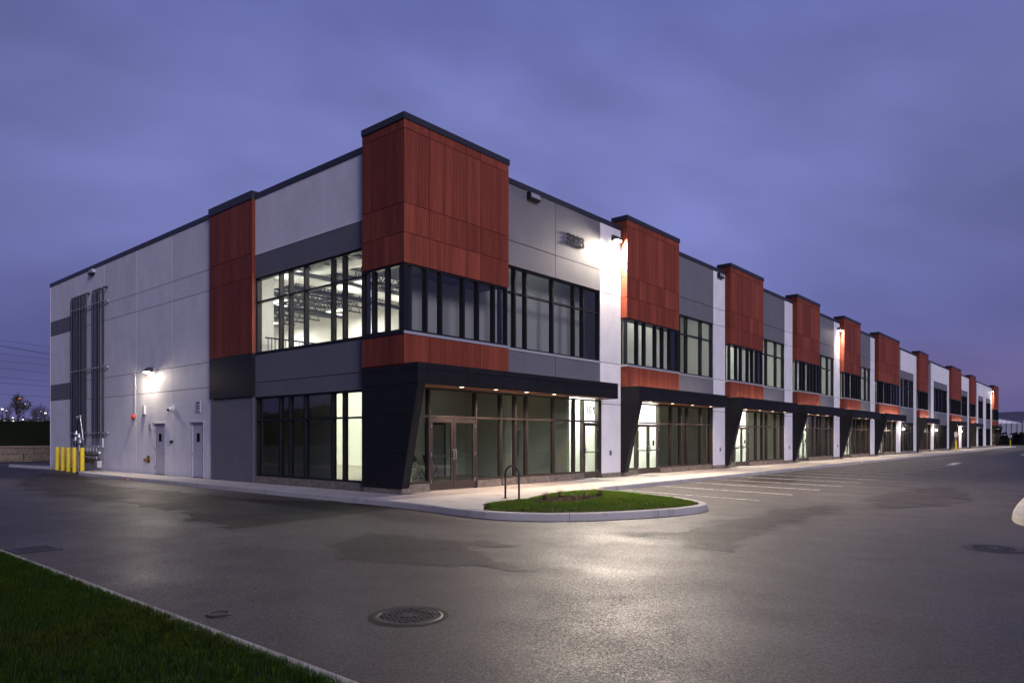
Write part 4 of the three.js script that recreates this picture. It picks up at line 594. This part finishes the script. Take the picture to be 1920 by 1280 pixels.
// ------------------------------------------------------------------ bike rack, manholes, chairs
{
  const r = thing('bike_rack', 'black inverted U bike rack standing beside the grassy island', 'bike rack', null, [1.01, 0.15, 3.05]);
  mesh(r, 'hoop', tube([[0, 0, -0.23], [0, 0.45, -0.23], [0, 0.62, -0.23], [0, 0.73, -0.2], [0, 0.82, -0.115], [0, 0.85, 0], [0, 0.82, 0.115], [0, 0.73, 0.2], [0, 0.62, 0.23], [0, 0.45, 0.23], [0, 0, 0.23]], 0.026, 12, 60, 0.5), std({ color: lin(0.012, 0.012, 0.013), roughness: 0.3 }));
  for (const z of [-0.23, 0.23]) mesh(r, 'foot_plate', new THREE.CylinderGeometry(0.065, 0.065, 0.012, 18).translate(0, 0.006, z), M.chair);
  const man = (x, z, rad, label) => {
    const t = thing('manhole_cover', label, 'manhole cover', null, [x, 0, z]);
    mesh(t, 'frame_ring', new THREE.LatheGeometry([[rad * 1.0, 0.0005], [rad * 1.0, 0.010], [rad * 1.1, 0.010], [rad * 1.16, 0.0035]].map(p => new THREE.Vector2(...p)).reverse(), 48), M.iron);
    mesh(t, 'collar_patch', new THREE.RingGeometry(rad * 1.14, rad * 1.34, 40).rotateX(-Math.PI / 2).translate(0, 0.0034, 0), M.wetShade);
    const disc = mesh(t, 'cover_plate', new THREE.CylinderGeometry(rad * 0.985, rad * 0.985, 0.007, 48).translate(0, 0.0045, 0), M.iron);
    const st = rad / 6.2, nubs = []; for (let i = -6; i <= 6; i++) for (let j = -6; j <= 6; j++) { const a = (i + (j % 2 ? 0.5 : 0)) * st, b = j * st * 0.95, d = Math.hypot(a, b); if (d < rad * 0.9 && d > rad * 0.3) { const q = new THREE.BoxGeometry(st * 0.72, 0.009, st * 0.36).rotateY((i + j) % 2 ? 0.78 : -0.78); q.translate(a, 0.011, b); nubs.push(q); } }
    for (const q of nubs) disc.add(Object.assign(new THREE.Mesh(q, M.iron), { name: 'raised_stud', castShadow: true, receiveShadow: true }));
    mesh(t, 'cover_boss', new THREE.CylinderGeometry(rad * 0.26, rad * 0.26, 0.006, 24).translate(0, 0.011, 0), M.iron);
  };
  man(-8.14, 9.56, 0.29, 'round studded iron manhole cover in the open asphalt facing the corner tower'); man(0.5, 13.37, 0.33, 'round iron manhole cover in the dark asphalt beside the second kerbed island');
  const v = thing('valve_cover', 'small round iron valve cover in the asphalt by the lawn kerb', 'valve cover', null, [-9.31, 0, 8.1]); mesh(v, 'cover_plate', new THREE.CylinderGeometry(0.085, 0.085, 0.009, 24).translate(0, 0.004, 0), M.iron); mesh(v, 'cover_rim', new THREE.TorusGeometry(0.1, 0.012, 6, 28).rotateX(Math.PI / 2).translate(0, 0.006, 0), M.chair);
  const d = thing('storm_drain', 'square iron storm drain grate set against the lawn kerb', 'drain', null, [-9.25, 0, 2.1]); mesh(d, 'drain_frame', merge([box(-0.3, 0.3, 0.001, 0.012, -0.32, -0.26), box(-0.3, 0.3, 0.001, 0.012, 0.26, 0.32), box(-0.3, -0.24, 0.001, 0.012, -0.26, 0.26), box(0.24, 0.3, 0.001, 0.012, -0.26, 0.26)]), M.iron); mesh(d, 'drain_pit', box(-0.24, 0.24, 0.001, 0.004, -0.26, 0.26), M.chair); for (let k = 0; k < 9; k++) mesh(d, 'drain_bar', box(-0.24, 0.24, 0.0045, 0.011, -0.235 + k * 0.055, -0.21 + k * 0.055), M.iron);
  const chair = (x, z, turn, label) => {
    const t = thing('folding_chair', label, 'chair', 'black folding chairs behind the glass', [x, 0.148, z]); t.rotation.y = turn;
    mesh(t, 'seat', new THREE.BoxGeometry(0.42, 0.04, 0.4).translate(0, 0.45, 0.02), M.chair); mesh(t, 'backrest', new THREE.BoxGeometry(0.42, 0.24, 0.03).rotateX(-0.2).translate(0, 0.78, -0.21), M.chair);
    for (const s of [-1, 1]) { mesh(t, 'leg', bar([0.22 * s, 0, 0.24], [0.22 * s, 0.92, -0.25], 0.012), M.chair); mesh(t, 'leg', bar([0.2 * s, 0, -0.24], [0.2 * s, 0.45, 0.15], 0.012), M.chair); }
    mesh(t, 'crossbar', bar([-0.2, 0.15, -0.11], [0.2, 0.15, -0.11], 0.009), M.chair);
  };
  chair(4.9, -4.9, 0.5, 'black folding chair behind the glass, seen beside the slanted pylon'); chair(5.8, -5.2, -0.2, 'black folding chair behind the left leaf of the double glass door');
}
// ------------------------------------------------------------------ beyond the yard, to the left
{
  const rw = thing('retaining_wall', 'low wall of large beige stone blocks behind the yard', 'wall', null, [0, 0, -44]);
  mesh(rw, 'wall_core', box(-60, 30, 0, 1.0, -0.5, -0.06), M.joint);
  for (let c = 0; c < 3; c++) for (let k = 0; k < 26; k++) { const x = -7 + k * 1.25 + (c % 2 ? 0.62 : 0) + (rnd() - 0.5) * 0.08, y0 = [0.02, 0.12, 0.56][c], y1 = [0.1, 0.54, 0.98][c]; mesh(rw, 'stone_block', box(x + 0.012, x + 1.238, y0, y1, -0.5, 0.02 * rnd(), rnd() * 5, rnd() * 5), pick(M.stone)); }
  for (let k = 0; k < 26; k++) mesh(rw, 'coping_stone', box(-7 + k * 1.25 + 0.006, -7 + (k + 1) * 1.25 - 0.006, 0.99, 1.14, -0.55, 0.06, rnd() * 5, 0), pick(M.stone));
  const hill = sub(scene, 'embankment'); tag(hill, 'dark grassy embankment behind the stone wall', 'hill', null, 'structure');
  const P = [], I = [], n = 60; for (let j = 0; j < 6; j++) for (let i = 0; i <= n; i++) { const x = -90 + i * 4; P.push(x, [0.9, 1.9, 2.9, 3.3, 3.0, 0][j] + 0.5 * (fbm(x * 0.1 + 20, j * 1.3, 4096, 5) - 0.5), [-44.6, -49, -56, -66, -90, -140][j]); }
  for (let j = 0; j < 5; j++) for (let i = 0; i < n; i++) { const a = j * (n + 1) + i; I.push(a, a + 1, a + n + 1, a + 1, a + n + 2, a + n + 1); }
  const g = new THREE.BufferGeometry(); g.setAttribute('position', new THREE.Float32BufferAttribute(P, 3)); g.setIndex(I); g.computeVertexNormals(); mesh(hill, 'slope', g, new THREE.MeshPhysicalMaterial({ color: lin(0.016, 0.019, 0.009), roughness: 1, specularIntensity: 0 }));
  const wd = []; for (let k = 0; k < 9000; k++) { const q = new THREE.PlaneGeometry(0.9, 0.9), zz = -240 + rnd() * 290, hh = 6 + 4 * fbm(zz * 0.12 + 30, 2, 4096, 3); q.rotateX(rnd() * 6).rotateY(rnd() * 6); q.translate(-78 + rnd() * 5, hh * Math.pow(rnd(), 0.6), zz); wd.push(q); }
  tag(mesh(scene, 'dark_wood', merge(wd), new THREE.MeshPhysicalMaterial({ color: lin(0.03, 0.038, 0.018), roughness: 1, specularIntensity: 0, side: THREE.DoubleSide })), 'dark line of trees across the lawn, mirrored in the left windows', 'wood', null, 'stuff');
  // bare autumn trees
  const leafMat = new THREE.MeshPhysicalMaterial({ color: lin(0.05, 0.05, 0.025), roughness: 0.9, transmission: 0.3, thickness: 0, side: THREE.DoubleSide });
  const tree = (x, y, z, h, leaves, label) => {
    const t = thing('bare_tree', label, 'tree', 'thin autumn trees on the embankment', [x, y, z]), wood = [], L = [];
    const grow = (p, d, len, r, lv) => {
      const e = p.clone().addScaledVector(d, len); wood.push(new THREE.CylinderGeometry(r * 0.65, r, len, 5).applyQuaternion(new THREE.Quaternion().setFromUnitVectors(new THREE.Vector3(0, 1, 0), d)).translate((p.x + e.x) / 2, (p.y + e.y) / 2, (p.z + e.z) / 2));
      if (lv <= 1) for (let k = 0; k < leaves; k++) { const q = p.clone().lerp(e, rnd()), s = 0.06 + 0.08 * rnd(), gq = new THREE.PlaneGeometry(s, s * 1.3); gq.rotateX(rnd() * 6).rotateY(rnd() * 6); gq.translate(q.x + (rnd() - 0.5) * 0.5, q.y + (rnd() - 0.5) * 0.5, q.z + (rnd() - 0.5) * 0.5); L.push(gq); }
      if (!lv) return; const m = lv > 3 ? 3 : 3; for (let k = 0; k < m; k++) { const sp = k ? 1.25 : 0.4, nd = d.clone().add(new THREE.Vector3((rnd() - 0.5) * sp, k ? 0.1 + rnd() * 0.3 : 0.5, (rnd() - 0.5) * sp)).normalize(); grow(p.clone().lerp(e, k ? 0.3 + 0.7 * rnd() : 1), nd, len * (0.62 + 0.2 * rnd()), r * 0.58, lv - 1); }
    };
    grow(new THREE.Vector3(0, -0.3, 0), new THREE.Vector3(0, 1, 0), h * 0.25, h * 0.011, 6); mesh(t, 'trunk', merge(wood), M.bark); if (L.length) mesh(t, 'crown', merge(L), leafMat);
  };
  tree(13.2, 3, -89, 6.4, 1, 'tallest autumn tree on the embankment, standing above the rest');
  const tl = 'low bare tree in the dark row on the embankment'; for (const [x, z, h, lv] of [[9, -86, 3.8, 0], [11, -84, 4.0, 0], [15, -88, 4.4, 0], [16.2, -90, 4.8, 0], [17.5, -87, 3.6, 0], [18.8, -90, 4.2, 0], [7, -84, 3.7, 0], [20.5, -88, 3.8, 0], [12.3, -95, 4.6, 0], [5, -86, 4.0, 0], [10, -90, 4.2, 0], [13.8, -84, 3.6, 0], [17, -94, 4.6, 0]]) tree(x, 2.9, z, h, lv, tl);
  const shrub = (x, z, r) => { const t = thing('shrub', 'low dark shrub in the hedge-like row on the embankment', 'shrub', 'shrubs on the embankment', [x, 2.9, z]), C = []; for (let k = 0; k < 420; k++) { const u = rnd() * 6.283, v = Math.acos(1 - rnd()), q = Math.cbrt(rnd()) * r, sz = 0.07 + 0.1 * rnd(), p = new THREE.PlaneGeometry(sz, sz * 1.6); p.rotateX(rnd() * 6).rotateY(rnd() * 6); p.translate(Math.cos(u) * Math.sin(v) * q * 1.3, Math.cos(v) * q * (0.7 + 0.5 * rnd()), Math.sin(u) * Math.sin(v) * q); C.push(p); } mesh(t, 'foliage', merge(C), leafMat); const st = []; for (let k = 0; k < 7; k++) st.push(bar([(rnd() - 0.5) * 0.3, -0.4, 0], [(rnd() - 0.5) * 1.6 * r, r * (0.6 + 0.5 * rnd()), (rnd() - 0.5) * r], 0.02, 5)); mesh(t, 'stem', merge(st), M.bark); };
  for (let k = 0; k < 13; k++) shrub(4 + k * 1.25 + rnd() * 0.6, -80 - rnd() * 6, 0.9 + 0.7 * rnd());
  // lights of a distant road
  const lamp = (x, y, label, r = 0.3) => { const t = thing('street_lamp', label, 'street lamp', 'street lamps far beyond the embankment', [x, 0, -150]); mesh(t, 'pole', bar([0, 0, 0], [0, y, 0], 0.08), M.pipe); mesh(t, 'lamp_head', new THREE.SphereGeometry(r * 0.6, 12, 8).scale(1.3, 0.7, 1).translate(0, y, 0), M.lampFar); };
  const sl = 'distant lit street lamp glowing behind the dark embankment trees'; for (const [x, y, r] of [[29.5, 8.4, 0.34], [25.9, 7.3, 0.26], [26.6, 7.0, 0.14], [26.2, 4.95, 0.34], [27.8, 4.95, 0.34], [29.3, 5.3, 0.2], [33.2, 6.7, 0.26], [32.4, 7.0, 0.14], [27.6, 5.6, 0.2]]) lamp(x, y, sl, r);
  const sg = thing('lit_sign', 'small glowing orange T-shaped sign on a pole beyond the trees', 'sign', null, [28.6, 0, -150]); mesh(sg, 'pole', bar([0, 0, 0], [0, 8.7, 0], 0.1), M.pipe); mesh(sg, 'sign_face', merge([box(-0.5, 0.5, 9.4, 9.65, -0.1, 0.1), box(-0.16, 0.16, 8.7, 9.4, -0.1, 0.1)]), lampMat(1, 0.28, 0.13, 2.2));
  // power line: two steel poles and nine wires
  const pl = thing('power_line', 'long overhead power line with many thin wires crossing the sky', 'power line', null, [0, 0, -120]);
  const wires = [[17.6, -0.072], [16.4, -0.093], [16.1, -0.108], [15.4, -0.045], [14.0, -0.026], [12.65, -0.05], [11.55, -0.043], [10.5, -0.037], [8.56, -0.022]], A = -120, E2 = 150;
  for (const x of [A, E2]) { mesh(pl, 'pole', new THREE.CylinderGeometry(0.25, 0.5, 32, 10).translate(x, 16, 0), M.galv); mesh(pl, 'crossarm', merge([9, 14, 19].map(y => box(x - 0.15, x + 0.15, y + 4, y + 4.3, -4, 4))), M.galv); }
  wires.forEach(([y, s], k) => mesh(pl, 'wire', tube([-120, -60, -20, 10, 18.66, 25.14, 40, 90, 150].map(x => [x, y + s * (x - 18.66) + 0.00045 * (x - 18.66) ** 2, (k % 3 - 1) * 2]), 0.024, 5, 60, 0.5), M.pipe));
}
// ------------------------------------------------------------------ beyond the far end, to the right
{
  const wh = thing('warehouse', 'pale ribbed metal warehouse beyond the far end of the row', 'building', null, [200, 0, -6]);
  mesh(wh, 'wall', box(0, 60, 0, 6.3, -30, 0), M.white[1]); for (let k = 0; k < 26; k++) mesh(wh, 'wall_rib', box(-0.06, 0, 2, 5.9, 0.6 + k * 1.1, 0.72 + k * 1.1), M.white[1]);
  mesh(wh, 'wing_wall', box(0.02, 60, 0, 5.3, 0, 40), M.white[0]); mesh(wh, 'roof_edge', box(-0.1, 60, 6.3, 6.5, -30, 0.1), M.galv);
  const hg = thing('hedge', 'dark clipped hedge in front of the pale warehouse', 'hedge', null, [180, 0, 0]);
  const P = []; for (let k = 0; k < 2600; k++) { const s = 0.25 + 0.35 * rnd(), q = new THREE.PlaneGeometry(s, s); q.rotateX(rnd() * 6).rotateY(rnd() * 6); q.translate((rnd() - 0.5) * 2.4, 2.75 * Math.sqrt(rnd()), -25 + rnd() * 62); P.push(q); } mesh(hg, 'foliage', merge(P), std({ color: lin(0.012, 0.02, 0.008), roughness: 1, side: THREE.DoubleSide })); mesh(hg, 'stems', box(-0.7, 0.7, 0, 2.2, -25, 37), std({ color: lin(0.01, 0.012, 0.007), roughness: 1 }));
  const ver = sub(scene, 'verge'); tag(ver, 'grass verge in front of the hedge at the far end', 'ground', null, 'structure'); mesh(ver, 'turf', box(146, 178, 0.0, 0.12, -30, 60), M.lawn); kerb(ver, [[145.9, 60], [145.9, -30]].reverse(), 12, [M.concrete]);
  const hl = sub(scene, 'far_hills'); tag(hl, 'low blue hills on the horizon', 'hill', null, 'structure'); const hp = [], hi = []; for (let i = 0; i <= 60; i++) { const z = -300 + i * 15, y = 17 + 14 * (fbm(i * 0.12, 3, 4096, 19, 4) - 0.4); hp.push(560, 0, z, 600, Math.max(3, y), z, 900, 0, z); } for (let i = 0; i < 60; i++) { const a = i * 3; hi.push(a, a + 3, a + 1, a + 1, a + 3, a + 4, a + 1, a + 4, a + 2, a + 2, a + 4, a + 5); } const hgm = new THREE.BufferGeometry(); hgm.setAttribute('position', new THREE.Float32BufferAttribute(hp, 3)); hgm.setIndex(hi); hgm.computeVertexNormals(); mesh(hl, 'ridge', hgm, std({ color: lin(0.09, 0.09, 0.12), roughness: 1 }));
  const yp = (x, z, h, label, panel) => { const t = thing('sign_post', label, 'sign post', null, [x, 0.15, z]); mesh(t, 'post_sleeve', new THREE.CylinderGeometry(0.11, 0.11, h * 0.55, 16).translate(0, h * 0.275, 0), M.yellow); mesh(t, 'post', bar([0, h * 0.5, 0], [0, h, 0], 0.03), M.galv); mesh(t, 'sign_panel', box(-0.015, 0.015, h - 0.55, h, -panel, panel), M.white[0]); };
  yp(83.6, 1.2, 2.2, 'slim parking sign on a yellow sleeved post at the sidewalk edge', 0.16); yp(147.5, 0.9, 2.1, 'parking sign on a yellow sleeved post at the far verge', 0.28);
  // the tip of the next planted island
  const isl = sub(scene, 'far_island'); tag(isl, 'rounded tip of a kerbed island at the edge of the drive', 'ground', null, 'structure');
  const tip = smooth([[16, 13.0], [10, 13.02], [7, 13.1], [5.2, 13.22], [4.2, 13.5], [3.75, 14.1], [3.9, 15], [4.6, 15.8], [6, 16.3], [9, 16.5], [16, 16.5]], 5).reverse(); kerb(isl, tip.slice().reverse().map(p => p), 2, [M.concrete, M.concrete2], KP);
  const s = new THREE.Shape([[16, 13.1], [7, 13.25], [5.2, 13.4], [4.3, 13.7], [3.95, 14.1], [4.05, 14.9], [4.7, 15.6], [6, 16.1], [16, 16.35]].map(p => new THREE.Vector2(p[0], -p[1]))), q = new THREE.ExtrudeGeometry(s, { depth: 0.12, bevelEnabled: false }); q.rotateX(-Math.PI / 2); q.translate(0, 0.01, 0); mesh(isl, 'turf', q, M.lawn);
}
// ------------------------------------------------------------------ the twin building across the drive, mirrored in the glass
{
  const t = thing('facing_building', 'matching two storey commercial building across the drive, seen only in window reflections', 'building', null, [14, 0, 34]);
  mesh(t, 'wall', box(0, 120, 0, 9.2, 0, 20), M.grey[0]); for (let k = 0; k < 11; k++) { const x = k * 10.6; mesh(t, 'tower', box(x + 0.3, x + 4.8, 3.7, 10.4, -0.35, 0), M.red[k % 4]); mesh(t, 'window', box(x + 5.4, x + 9.4, 4.7, 7.4, -0.03, 0), M.frame); mesh(t, 'shopfront', box(x + 1.2, x + 9.4, 0.4, 3.2, -0.02, 0), M.frame); mesh(t, 'canopy', box(x + 0.2, x + 9, 3.2, 3.7, -0.9, 0), M.black[0]); }
}
renderer.render(scene, camera);
